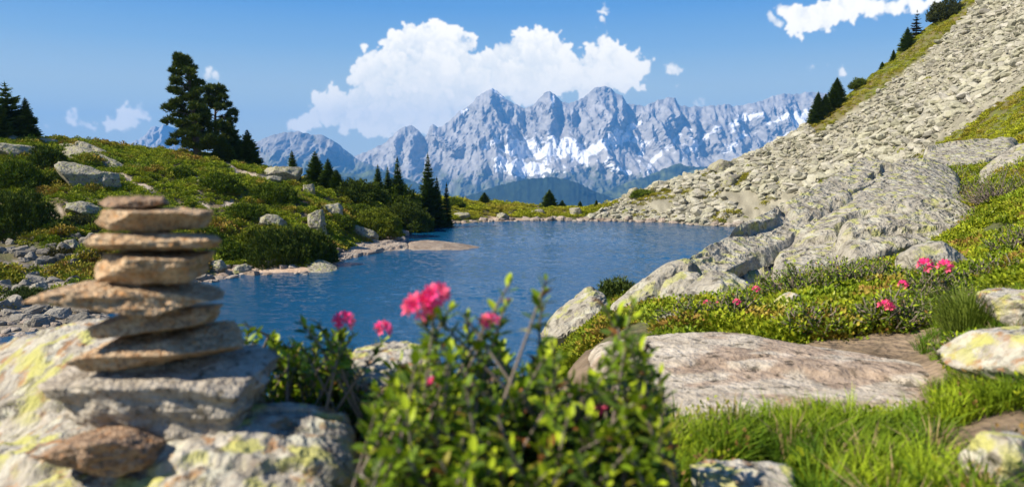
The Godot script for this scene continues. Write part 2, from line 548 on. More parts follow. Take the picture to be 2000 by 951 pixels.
func make_height_table() -> void:
	bumps = fnl(5, 0.35, 5)
	patches = fnl(6, 0.12, 4)
	var cols := []
	for c in COLUMNS:
		var l: Array = c[1]
		var n := l.size() / 2
		var xs := PackedFloat32Array()
		var ys := PackedFloat32Array()
		for i in n:
			xs.append(log(l[i * 2]))
			ys.append(l[i * 2 + 1])
		# slopes that never overshoot
		var sl := PackedFloat32Array()
		for i in n - 1:
			sl.append((ys[i + 1] - ys[i]) / (xs[i + 1] - xs[i]))
		var m := PackedFloat32Array()
		for i in n:
			if i == 0 or i == n - 1 or sl[i - 1] * sl[i] <= 0.0:
				m.append(0.0)
			else:
				m.append(2.0 * sl[i - 1] * sl[i] / (sl[i - 1] + sl[i]))
		var col := PackedFloat32Array()
		var k := 0
		for j in TN:
			var x := log(row_depth(j))
			while k < n - 2 and x > xs[k + 1]:
				k += 1
			var h := xs[k + 1] - xs[k]
			var t := clampf((x - xs[k]) / h, 0, 1)
			var t2 := t * t
			var t3 := t2 * t
			col.append((2 * t3 - 3 * t2 + 1) * ys[k] + (t3 - 2 * t2 + t) * h * m[k] + (3 * t2 - 2 * t3) * ys[k + 1] + (t3 - t2) * h * m[k + 1])
		cols.append(col)
	table.resize(TN * TC)
	var k := 0
	for c in TC:
		var px := -1200.0 + c * 25.0
		while k < COLUMNS.size() - 2 and px > COLUMNS[k + 1][0]:
			k += 1
		var x0: float = COLUMNS[k][0]
		var x1: float = COLUMNS[k + 1][0]
		var t := clampf((px - x0) / (x1 - x0), 0, 1)
		for j in TN:
			var a: float = cols[k][j]
			var b: float = cols[k + 1][j]
			var ma := 0.0
			var mb := 0.0
			if k > 0:
				ma = (b - cols[k - 1][j]) / (x1 - COLUMNS[k - 1][0]) * (x1 - x0)
			if k < COLUMNS.size() - 2:
				mb = (cols[k + 2][j] - a) / (COLUMNS[k + 2][0] - x0) * (x1 - x0)
			ma = clampf(ma, -absf(b - a) * 2.0, absf(b - a) * 2.0)
			mb = clampf(mb, -absf(b - a) * 2.0, absf(b - a) * 2.0)
			var t2 := t * t
			var t3 := t2 * t
			table[c * TN + j] = (2 * t3 - 3 * t2 + 1) * a + (t3 - 2 * t2 + t) * ma + (3 * t2 - 2 * t3) * b + (t3 - t2) * mb

func smooth_height(px: float, d: float) -> float:
	var fc := clampf((px + 1200.0) / 25.0, 0.0, TC - 1.001)
	var fj := clampf(log(maxf(d, 0.5) / 0.5) / log(800.0) * (TN - 1.0), 0.0, TN - 1.001)
	var c := int(fc)
	var j := int(fj)
	var o := c * TN + j
	return EYE + lerpf(lerpf(table[o], table[o + 1], fj - j), lerpf(table[o + TN], table[o + TN + 1], fj - j), fc - c)

func gy(x: float, z: float) -> float:
	var d := maxf(-z, 0.5)
	var y := smooth_height(1000.0 + F * x / d, d)
	var amp := clampf(d * 0.012, 0.03, 0.55)
	if absf(y) < 0.8 and d > 15.0:
		amp *= 0.35
	y += bumps.get_noise_2d(x * clampf(6.0 / d, 0.5, 3.0), z * clampf(6.0 / d, 0.5, 3.0)) * amp
	return y

func ground(px: float, d: float) -> Vector3:
	var x := (px - 1000.0) / F * d
	return Vector3(x, gy(x, -d), -d)

const SCREE := [1135, 428, 1180, 408, 1300, 356, 1420, 308, 1500, 284, 1575, 240, 1600, 262, 1700, 194, 1790, 120, 1880, 46, 1930, -30, 2400, -400, 2400, 100, 2012, 165, 1950, 205, 1900, 243, 1826, 282, 1760, 330, 1700, 420, 1500, 460, 1430, 447]
const PATHS := [[560, 352, 505, 345, 462, 335, 440, 318], [383, 350, 388, 372, 380, 390, 402, 402, 396, 440, 412, 462], [440, 400, 480, 385, 500, 378], [120, 470, 100, 450, 105, 420, 130, 400], [300, 372, 262, 362, 235, 330]]
const TURF := [[1826, 282, 1900, 243, 1950, 205, 2012, 160, 2200, 60, 2200, 300, 1900, 285], [1905, 66, 1990, 0, 2060, -60, 2060, 20, 1935, 80]]

func poly(a: Array) -> PackedVector2Array:
	var p := PackedVector2Array()
	for i in range(0, a.size(), 2):
		p.append(Vector2(a[i], a[i + 1]))
	return p

func soil(p: Vector3, s: Vector2, scree: PackedVector2Array, n: float) -> int:
	# 0 heath, 1 bare path, 2 beach, 3 scree, 4 turf, 5 lake bed, 6 near ledge
	var d := -p.z
	if d < 4.6 and s.x > -200 and s.x < 2400:
		return 6
	if d > 30.0:
		if p.y < -0.05:
			return 5
		if d > 60.0 and s.x > 1120 and inside(s, scree):
			return 3
		if p.y < 0.32 + n * 0.5 and s.x > 390.0:
			return 2
		if s.x < 390.0 and p.y < 1.4 + n * 2.0:
			return 7
		for t in PATHS:
			if s.x < 600 and to_line(s, t) < 3.0 + n * 6.0:
				return 1
		if s.x > 1500:
			return 4
	return 0

func build_terrain() -> void:
	var pxs := PackedFloat32Array()
	var x := -1150.0
	while x < 3150.0:
		pxs.append(x)
		x += 8.0 if x > -120 and x < 2100 else 50.0
	var ds := PackedFloat32Array()
	var d := 0.5
	while d < 395.0:
		ds.append(d)
		d *= 1.03 if d < 30.0 else 1.013 if d < 150.0 else 1.05
	var nu := pxs.size()
	var nv := ds.size()
	var v := PackedVector3Array()
	v.resize(nu * nv)
	var c := PackedColorArray()
	c.resize(nu * nv)
	var scree := poly(SCREE)
	var fine := fnl(9, 1.1, 3)
	for j in nv:
		for i in nu:
			var p := ground(pxs[i], ds[j])
			var o := j * nu + i
			v[o] = p
			var n := patches.get_noise_2d(p.x, p.z)
			var f := fine.get_noise_2d(p.x, p.z)
			var col := Color(0.075, 0.085, 0.03).lerp(Color(0.13, 0.10, 0.06), clampf(0.5 + n + f * 0.7, 0, 1))
			match soil(p, spot(p), scree, n):
				1: col = Color(0.34, 0.27, 0.20).lerp(Color(0.42, 0.36, 0.29), clampf(0.5 + f, 0, 1))
				2: col = Color(0.33, 0.235, 0.165).lerp(Color(0.42, 0.32, 0.235), clampf(0.5 + f + n, 0, 1))
				3: col = Color(0.14, 0.13, 0.095).lerp(Color(0.30, 0.28, 0.21), clampf(0.5 + f, 0, 1))
				4: col = Color(0.10, 0.115, 0.03).lerp(Color(0.13, 0.10, 0.05), clampf(0.4 + n + f, 0, 1))
				5: col = Color(0.10, 0.075, 0.045)
				7: col = Color(0.12, 0.10, 0.075).lerp(Color(0.24, 0.21, 0.165), clampf(0.5 + f * 1.4, 0, 1))
				6: col = Color(0.11, 0.08, 0.05).lerp(Color(0.20, 0.15, 0.10), clampf(0.5 + f * 1.5, 0, 1))
			c[o] = col * 1.5
	var o := put("ground", mesh_of(v, grid_index(nu, nv), c), mats.ground)
	tag(o, "", "", "", "structure")

func build_lake() -> void:
	# small wind waves, longer across the wind than along it
	var n := fnl(91, 0.85, 3)
	var gust := fnl(92, 0.035, 3)
	var pxs := PackedFloat32Array()
	var x := -700.0
	while x <= 1760.0:
		pxs.append(x)
		x += 4.0 if x > 150 and x < 1500 else 14.0
	var ds := PackedFloat32Array()
	var d := 17.0
	while d < 122.0:
		ds.append(d)
		d *= 1.02 if d < 27.0 else 1.0036
	var nu := pxs.size()
	var v := PackedVector3Array()
	v.resize(nu * ds.size())
	for j in ds.size():
		for i in nu:
			var wx := (pxs[i] - 1000.0) / F * ds[j]
			var calm := 0.55 + 0.9 * clampf(gust.get_noise_2d(wx, ds[j] * 1.6) + 0.35, 0.0, 1.0)
			calm *= 0.22 + 0.78 * smoothstep(420.0, 860.0, pxs[i])
			v[j * nu + i] = Vector3(wx, n.get_noise_2d(wx * 0.7, ds[j]) * 0.06 * calm, -ds[j])
	var o := put("lake", mesh_of(v, grid_index(nu, ds.size())), mats.water)
	tag(o, "", "", "", "structure")

# ---------------------------------------------------------------- mountains
const MAIN_RIDGE := [640, 330, 690, 306, 725, 293, 757, 275, 775, 258, 790, 247, 803, 244, 815, 252, 828, 268, 835, 262, 840, 247, 846, 243, 855, 250, 870, 243, 885, 230, 900, 215, 915, 208, 930, 192, 940, 185, 950, 178, 962, 173, 972, 178, 985, 190, 1000, 200, 1015, 208, 1025, 212, 1040, 206, 1052, 195, 1062, 183, 1074, 178, 1085, 186, 1095, 197, 1110, 202, 1125, 198, 1140, 190, 1150, 182, 1160, 172, 1175, 168, 1190, 172, 1205, 183, 1215, 188, 1225, 203, 1240, 205, 1258, 208, 1270, 203, 1285, 196, 1300, 191, 1310, 190, 1320, 192, 1326, 205, 1345, 208, 1375, 208, 1400, 207, 1420, 203, 1432, 208, 1460, 204, 1485, 198, 1500, 192, 1520, 185, 1545, 183, 1570, 182, 1590, 180, 1640, 184, 1720, 200, 1800, 230]
const SNOW := [[4, 945, 288, 960, 280, 978, 273], [8, 1000, 290, 1035, 288, 1060, 296, 1085, 288, 1115, 288, 1135, 302], [5, 1140, 305, 1165, 288, 1190, 278, 1222, 268], [6, 978, 320, 1000, 327, 1030, 330, 1058, 332], [4, 1240, 272, 1262, 285, 1250, 300], [3, 1300, 290, 1318, 270, 1330, 262], [4, 1232, 250, 1248, 240], [3, 1290, 300, 1270, 320, 1262, 335], [4, 1425, 243, 1450, 232, 1478, 224], [5, 1545, 268, 1580, 240, 1602, 215], [6, 1555, 232, 1572, 232], [3, 1395, 250, 1372, 275, 1352, 300], [3, 1340, 300, 1360, 280], [2, 962, 175, 985, 190], [2, 1080, 190, 1078, 210], [3, 1180, 320, 1200, 330, 1228, 335], [3, 1410, 300, 1430, 285], [3, 1500, 240, 1530, 226], [3, 1440, 270, 1462, 262], [3, 1550, 290, 1530, 310], [3, 915, 210, 905, 218], [3, 1640, 240, 1660, 230]]
const TALUS := [[16, 905, 330, 908, 360, 902, 390], [10, 780, 320, 800, 300], [14, 1140, 330, 1190, 345, 1215, 352], [12, 1180, 300, 1160, 320, 1185, 345], [12, 1290, 300, 1280, 330], [10, 1340, 310, 1310, 330]]

func ridge_y(l: Array, px: float) -> float:
	for i in range(0, l.size() - 2, 2):
		if px <= l[i + 2]:
			var t: float = clampf((px - l[i]) / (l[i + 2] - l[i]), 0, 1)
			return lerpf(l[i + 1], l[i + 3], t)
	return l[l.size() - 1]

func mountain(called: String, ridge: Array, step: float, rows: int, keys: Array, amp: float, freq: float, sd: int, paint: Callable, stretch := 0.58) -> void:
	# keys: [share of the way down from the ridge, depth in metres]; buttresses and gullies push the face in and out
	var gull := fnl(sd, freq, 4, true)
	gull.domain_warp_enabled = true
	gull.domain_warp_amplitude = 0.35 / freq
	gull.domain_warp_frequency = freq * 0.6
	var rough := fnl(sd + 1, freq * 3.5, 4)
	var jag := fnl(sd + 2, 0.09, 4)
	var left: float = ridge[0]
	var right: float = ridge[ridge.size() - 2]
	var nu := int((right - left) / step) + 1
	var back := 5
	var nv := rows + back
	var v := PackedVector3Array()
	v.resize(nu * nv)
	var c := PackedColorArray()
	c.resize(nu * nv)
	var bottom: float = keys[keys.size() - 1][2] if keys[keys.size() - 1].size() > 2 else 420.0
	for i in nu:
		var px := left + i * step
		var top := ridge_y(ridge, px) + jag.get_noise_1d(px) * 3.0
		for j in nv:
			var o := j * nu + i
			var t := maxf(0.0, (j - back) / (rows - 1.0))
			var py := lerpf(top, bottom, t)
			var d: float = keys[0][1]
			for k in keys.size() - 1:
				if t >= keys[k][0]:
					d = lerpf(keys[k][1], keys[k + 1][1], smoothstep(0.0, 1.0, clampf((t - keys[k][0]) / (keys[k + 1][0] - keys[k][0]), 0, 1)) * 0.5 + 0.5 * clampf((t - keys[k][0]) / (keys[k + 1][0] - keys[k][0]), 0, 1))
			var p := at(px, py, d)
			var g := gull.get_noise_2d(p.x + p.y * 0.18, p.y * stretch)
			var r := rough.get_noise_2d(p.x, p.y * 0.6)
			var share := 0.25 + 0.75 * smoothstep(0.0, 0.14, t)
			p.z += (g * 0.8 + r * 0.3) * amp * share
			p.y += r * amp * 0.10 * share
			if j < back:
				p.z -= (back - j) * amp * 1.2
				p.y -= (back - j) * (back - j) * amp * 0.12
			v[o] = p
			c[o] = paint.call(px, py, t, g, r)
	var o := put(called, mesh_of(v, grid_index(nu, nv), c), mats.far_rock)
	tag(o, "", "", "", "structure")

func build_mountains() -> void:
	var spots := fnl(61, 0.06, 4)
	var wide := fnl(62, 0.02, 4)
	var rock := Color(0.39, 0.38, 0.365)
	var pale := Color(0.50, 0.485, 0.465)
	var wood := Color(0.025, 0.045, 0.022)
	var meadow := Color(0.13, 0.16, 0.06)
	var snow := Color(0.95, 0.96, 0.98)
	mountain("mountain_range", MAIN_RIDGE, 1.7, 170, [[0.0, 10400.0], [0.45, 9700.0], [0.62, 8900.0], [1.0, 7900.0, 415.0]], 360.0, 0.0010, 31, func(px: float, py: float, t: float, g: float, r: float) -> Color:
		var q := Vector2(px, py)
		var n := spots.get_noise_2d(px, py)
		var col := rock.lerp(pale, clampf(0.45 + n * 0.8 + r * 0.5, 0, 1)) * (0.95 + 0.25 * n)
		for l in TALUS:
			if to_line(q, l.slice(1)) < l[0] * (1.0 + n * 1.3):
				col = Color(0.48, 0.46, 0.43)
		var low := smoothstep(322.0, 368.0, py + n * 30.0 + wide.get_noise_2d(px, py) * 40.0)
		if px < 1250 or py > 350:
			col = col.lerp(wood.lerp(meadow, clampf(0.4 + n, 0, 1)), low * 0.85)
		for l in SNOW:
			if to_line(q, l.slice(1)) < l[0] * ((2.2 if l[0] > 4 else 1.2) + n * 2.2 + r * 0.5):
				return snow
		if t > 0.12 and py > 250 and py < 340 and px > 980 and r * 0.6 + n * 1.5 > 0.78:
			return snow
		return col)
	mountain("dome_mountain", [430, 345, 470, 300, 490, 284, 505, 276, 530, 265, 555, 259, 580, 257, 605, 262, 625, 263, 645, 272, 665, 288, 685, 306, 700, 313, 730, 324, 760, 335, 800, 360], 2.0, 90, [[0.0, 9600.0], [1.0, 8300.0, 415.0]], 330.0, 0.0011, 33, func(px: float, py: float, t: float, g: float, r: float) -> Color:
		var n := spots.get_noise_2d(px, py)
		var col := rock.lerp(meadow, clampf(smoothstep(290.0, 345.0, py + n * 25.0) + (0.35 if g < -0.2 else 0.0), 0, 1))
		return col.lerp(wood, smoothstep(330.0, 370.0, py + n * 30.0)) * (0.85 + 0.4 * n))
	mountain("horned_peak", [190, 310, 228, 294, 250, 282, 270, 272, 285, 262, 293, 256, 298, 249, 305, 247, 310, 252, 314, 247, 320, 243, 325, 249, 330, 264, 345, 274, 370, 288, 400, 298, 450, 310], 1.5, 60, [[0.0, 12300.0], [1.0, 11200.0, 360.0]], 380.0, 0.0009, 35, func(px: float, py: float, t: float, g: float, r: float) -> Color:
		var n := spots.get_noise_2d(px, py)
		return rock.lerp(pale, clampf(0.5 + n, 0, 1)).lerp(meadow, smoothstep(285.0, 310.0, py + n * 20.0)))
	var ridge_paint := func(px: float, py: float, t: float, g: float, r: float) -> Color:
		var n := spots.get_noise_2d(px * 1.3, py * 1.3)
		return wood.lerp(meadow, clampf(0.15 + wide.get_noise_2d(px, py * 2.0) * 1.4 + n * 0.5 + (0.5 - t) * 0.5, 0, 1)) * (0.9 + 0.5 * n)
	mountain("forested_ridge", [640, 335, 700, 340, 730, 330, 760, 338, 800, 352, 850, 372, 900, 385, 960, 392, 1010, 400], 3.0, 40, [[0.0, 7600.0], [1.0, 6800.0, 430.0]], 130.0, 0.0012, 36, ridge_paint, 1.0)
	mountain("forested_ridge", [1090, 415, 1130, 398, 1160, 384, 1190, 372, 1230, 354, 1260, 346, 1290, 332, 1325, 319, 1345, 325, 1380, 326, 1420, 334, 1480, 330, 1560, 340, 1650, 360], 2.5, 60, [[0.0, 7400.0], [1.0, 6300.0, 430.0]], 130.0, 0.0012, 37, ridge_paint, 1.0)
	mountain("forested_ridge", [830, 412, 880, 392, 930, 377, 970, 363, 1010, 353, 1050, 347, 1075, 345, 1100, 349, 1130, 358, 1160, 373, 1200, 388, 1240, 402, 1290, 420], 2.5, 50, [[0.0, 6000.0], [1.0, 5300.0, 430.0]], 90.0, 0.0014, 38, func(px: float, py: float, t: float, g: float, r: float) -> Color:
		var n := spots.get_noise_2d(px * 1.3, py * 1.3)
		return wood * (0.85 + 0.5 * n), 1.0)
	# the valley between: a sheet from the foot of the plateau to beyond the range
	var v := PackedVector3Array()
	var far := fnl(63, 0.0006, 4)
	for j in 24:
		for i in 40:
			var d := 380.0 + 11500.0 * pow(j / 23.0, 1.6)
			var x := (i - 19.5) / 19.5 * (1500.0 + d)
			v.append(Vector3(x, lerpf(-140.0, -900.0, smoothstep(0.0, 0.25, j / 23.0)) + far.get_noise_2d(x, d) * 60.0, -d))
	var c := PackedColorArray()
	c.resize(v.size())
	c.fill(Color(0.06, 0.085, 0.035))
	tag(put("valley_floor", mesh_of(v, grid_index(40, 24), c), mats.far_rock), "", "", "", "structure")

# ---------------------------------------------------------------- rocks
func terrace(x: float, h: float) -> float:
	var q := x / h
	var f := floorf(q)
	return (f + smoothstep(0.25, 0.55, q - f)) * h

func rock_mesh(sd: int, dims: Vector3, res: int, rough := 0.08, cuts := 9, layers := 0.0, smooth := true, lens := 0.0) -> ArrayMesh:
	# a block cut by random cleavage planes, then roughened; half sizes in dims
	var r := RandomNumberGenerator.new()
	r.seed = sd
	var pn := PackedVector3Array([Vector3.UP, Vector3.DOWN, Vector3.LEFT, Vector3.RIGHT, Vector3.FORWARD, Vector3.BACK])
	var po := PackedFloat32Array()
	for i in 6:
		pn[i] = (pn[i] + Vector3(r.randf_range(-0.22, 0.22), r.randf_range(-0.22, 0.22), r.randf_range(-0.22, 0.22))).normalized()
		po.append(r.randf_range(0.85, 1.0))
	for i in cuts:
		pn.append(Vector3(r.randf_range(-1, 1), r.randf_range(-0.8, 0.8), r.randf_range(-1, 1)).normalized())
		po.append(r.randf_range(0.72, 1.06))
	var big := (dims.x + dims.y + dims.z) / 3.0
	var n := fnl(sd, 1.6 / big, 5)
	var ids := {}
	var v := PackedVector3Array()
	var idx := PackedInt32Array()
	var corner := PackedInt32Array()
	corner.resize((res + 1) * (res + 1))
	for face in 6:
		var ax := face >> 1
		for j in res + 1:
			for i in res + 1:
				var c := Vector3i.ZERO
				c[ax] = res if face % 2 else 0
				c[(ax + 1) % 3] = i
				c[(ax + 2) % 3] = j
				var key := (c.x * 1000 + c.y) * 1000 + c.z
				if not ids.has(key):
					var d := Vector3(tan((c.x * 2.0 / res - 1.0) * 0.785), tan((c.y * 2.0 / res - 1.0) * 0.785), tan((c.z * 2.0 / res - 1.0) * 0.785)).normalized()
					var rad := 1.45
					for k in pn.size():
						var q := d.dot(pn[k])
						if q > 0.05:
							rad = minf(rad, po[k] / q)
					var p := d * rad * dims
					var w := n.get_noise_3dv(p)
					if layers > 0.0:
						w += terrace(n.get_noise_3d(p.x * 0.5, p.y * 2.2, p.z * 0.5) * 1.2, 0.22) * layers
					p += (d * dims).normalized() * w * rough * big * 1.6
					if lens > 0.0:
						# flat stones thin out towards their ends, more on one side than on the other
						var e := clampf(absf(p.x / dims.x), 0.0, 1.0)
						p.y *= 1.0 - lens * e * e * (1.0 if p.x > 0.0 else 0.75)
						p.y += dims.y * 0.35 * lens * sin(p.x / dims.x * 2.0 + sd)
					ids[key] = v.size()
					v.append(p)
				corner[j * (res + 1) + i] = ids[key]
		for j in res:
			for i in res:
				var a := corner[j * (res + 1) + i]
				var b := corner[j * (res + 1) + i + 1]
				var c2 := corner[(j + 1) * (res + 1) + i]
				var e := corner[(j + 1) * (res + 1) + i + 1]
				if face % 2:
					idx.append_array(PackedInt32Array([a, c2, b, b, c2, e]))
				else:
					idx.append_array(PackedInt32Array([a, b, c2, b, e, c2]))
	if smooth:
		return mesh_of(v, idx)
	var fv := PackedVector3Array()
	for k in idx:
		fv.append(v[k])
	var fi := PackedInt32Array(range(fv.size()))
	return mesh_of(fv, fi, PackedColorArray(), false)

func cr(a: Vector3, b: Vector3, c: Vector3, d: Vector3, t: float) -> Vector3:
	return b.cubic_interpolate(c, a, d, t)

func slab_mesh(rows: Array, thick: Vector3, nu: int, nv: int, sd: int, amp: float, freq: float, step: float, paint: Variant = null) -> ArrayMesh:
	# rows: control points of the upper face; thick: from the upper face to the lower one
	var R := rows.size()
	var C: int = rows[0].size()
	var n := fnl(sd, freq, 5)
	var n2 := fnl(sd + 3, freq * 3.0, 4, true)
	var cell := FastNoiseLite.new()
	cell.seed = sd
	cell.noise_type = FastNoiseLite.TYPE_CELLULAR
	cell.frequency = freq * 1.1
	cell.cellular_return_type = FastNoiseLite.RETURN_CELL_VALUE
	cell.fractal_type = FastNoiseLite.FRACTAL_NONE
	var gap: FastNoiseLite = cell.duplicate()
	gap.cellular_return_type = FastNoiseLite.RETURN_DISTANCE2_SUB
	var top := PackedVector3Array()
	top.resize(nu * nv)
	for j in nv:
		var fr := j / (nv - 1.0) * (R - 1)
		var rj := mini(int(fr), R - 2)
		for i in nu:
			var fc := i / (nu - 1.0) * (C - 1)
			var ci := mini(int(fc), C - 2)
			var q := []
			for k in range(-1, 3):
				var row: Array = rows[clampi(rj + k, 0, R - 1)]
				q.append(cr(row[maxi(ci - 1, 0)], row[ci], row[ci + 1], row[mini(ci + 2, C - 1)], fc - ci))
			top[j * nu + i] = cr(q[0], q[1], q[2], q[3], fr - rj)
	var nor := smooth_normals(top, grid_index(nu, nv))
	var up := -thick.normalized()
	var along: Vector3 = (top[nu - 1] - top[0]).normalized()
	var across := along.cross(up).normalized()
	var v := PackedVector3Array()
	v.resize(nu * nv * 2)
	var c := PackedColorArray()
	if paint != null:
		c.resize(nu * nv * 2)
	for j in nv:
		for i in nu:
			var o := j * nu + i
			var p := top[o]
			var nn := nor[o]
			if nn.dot(up) < 0:
				nn = -nn
			var rim := minf(minf(i, nu - 1 - i) / (nu * 0.10), minf(j, nv - 1 - j) / (nv * 0.10))
			rim = clampf(rim, 0.0, 1.0)
			rim = sqrt(1.0 - (1.0 - rim) * (1.0 - rim))
			# joints part the rock into blocks that stand a little higher or lower, longer along the slab than across it
			var ka := p.dot(along) * 0.28
			var kb := p.dot(across) * 1.25 + n.get_noise_3dv(p) * 0.35 / freq
			var w := n.get_noise_3d(ka, kb, p.y * 0.3)
			var block := cell.get_noise_2d(ka, kb)
			var groove := 1.0 - smoothstep(0.0, 0.11, gap.get_noise_2d(ka, kb) + 1.0)
			var h := block * (1.0 - groove) * amp * 0.42 + w * amp * 0.6 + n2.get_noise_2d(ka * 0.7, kb * 2.6) * amp * 0.13 - groove * amp * 0.28
			var q := p + nn * h + thick * (1.0 - rim) * 0.5
			v[o] = q
			# edges wander sideways so that outlines are broken
			var side := Vector3(n.get_noise_3d(p.x + 40.0, p.y, p.z), 0, n.get_noise_3d(p.x, p.y + 40.0, p.z)) * amp * 1.5 * (1.0 - rim)
			v[o] += side
			var lowp := p + thick * (0.5 + 0.5 * rim) + side + thick.normalized() * n.get_noise_3d(p.x + 9.0, p.y, p.z) * amp
			v[nu * nv + o] = lowp
			if paint != null:
				c[o] = paint.call(i / (nu - 1.0), j / (nv - 1.0), p)
				c[nu * nv + o] = c[o]
	var idx := grid_index(nu, nv)
	idx.append_array(grid_index(nu, nv, nu * nv, true))
	var rim_ids := PackedInt32Array()
	for i in nu:
		rim_ids.append(i)
	for j in range(1, nv):
		rim_ids.append(j * nu + nu - 1)
	for i in range(nu - 2, -1, -1):
		rim_ids.append((nv - 1) * nu + i)
	for j in range(nv - 2, 0, -1):
		rim_ids.append(j * nu)
	var off := nu * nv
	for k in rim_ids.size():
		var a := rim_ids[k]
		var b := rim_ids[(k + 1) % rim_ids.size()]
		idx.append_array(PackedInt32Array([a, a + off, b, b, a + off, b + off]))
	return mesh_of(v, idx, c)

func pts(a: Array) -> Array:
	# rows of photo places with a depth: px, py, d
	var rows := []
	for r in a:
		var row := []
		for i in range(0, r.size(), 3):
			row.append(at(r[i], r[i + 1], r[i + 2]))
		rows.append(row)
	return rows

func slab(called: String, a: Array, thick: Vector3, n: Vector2i, sd: int, amp: float, freq: float, step: float, material: Material, label: String, category := "boulder", paint: Variant = null) -> MeshInstance3D:
	var last: Array = a[a.size() - 1]
	var mid: int = (last.size() / 6) * 3
	if last[2] > 50.0 and called != "rock_islet" and called != "rock_ledge":
		# set a far rock down where its foot meets the ground
		var k: float = -land(last[mid], last[mid + 1], last[mid + 2]).z / last[mid + 2]
		for row: Array in a:
			for i in range(2, row.size(), 3):
				row[i] *= k
	var o := put(called, slab_mesh(pts(a), thick, n.x, n.y, sd, amp, freq, step, paint), material)
	tag(o, label, category)
	return o

func boulder(px: float, py: float, d: float, dims: Vector3, turn: Vector3, sd: int, material: Material, label: String, res := 16, called := "boulder", layers := 0.5) -> MeshInstance3D:
	# px, py: the middle of the stone in the photograph; sizes in metres
	var o := put(called, rock_mesh(sd, dims, res, 0.05, 14, layers), material)
	var p := land(px, py + dims.y * 0.75 / d * F, d)
	o.position = Vector3(p.x, p.y + dims.y * 0.45, p.z)
	o.rotation_degrees = turn
	tag(o, label, "stone" if called == "stone" else "boulder")
	return o

func land(px: float, py: float, d: float) -> Vector3:
	# where the line of sight through px, py meets the ground, near depth d
	for k in 80:
		var q := d * (0.75 + k * 0.0075)
		var p := at(px, py, q)
		if p.y <= gy(p.x, p.z):
			return p
	var p := at(px, py, d)
	p.y = gy(p.x, p.z)
	return p

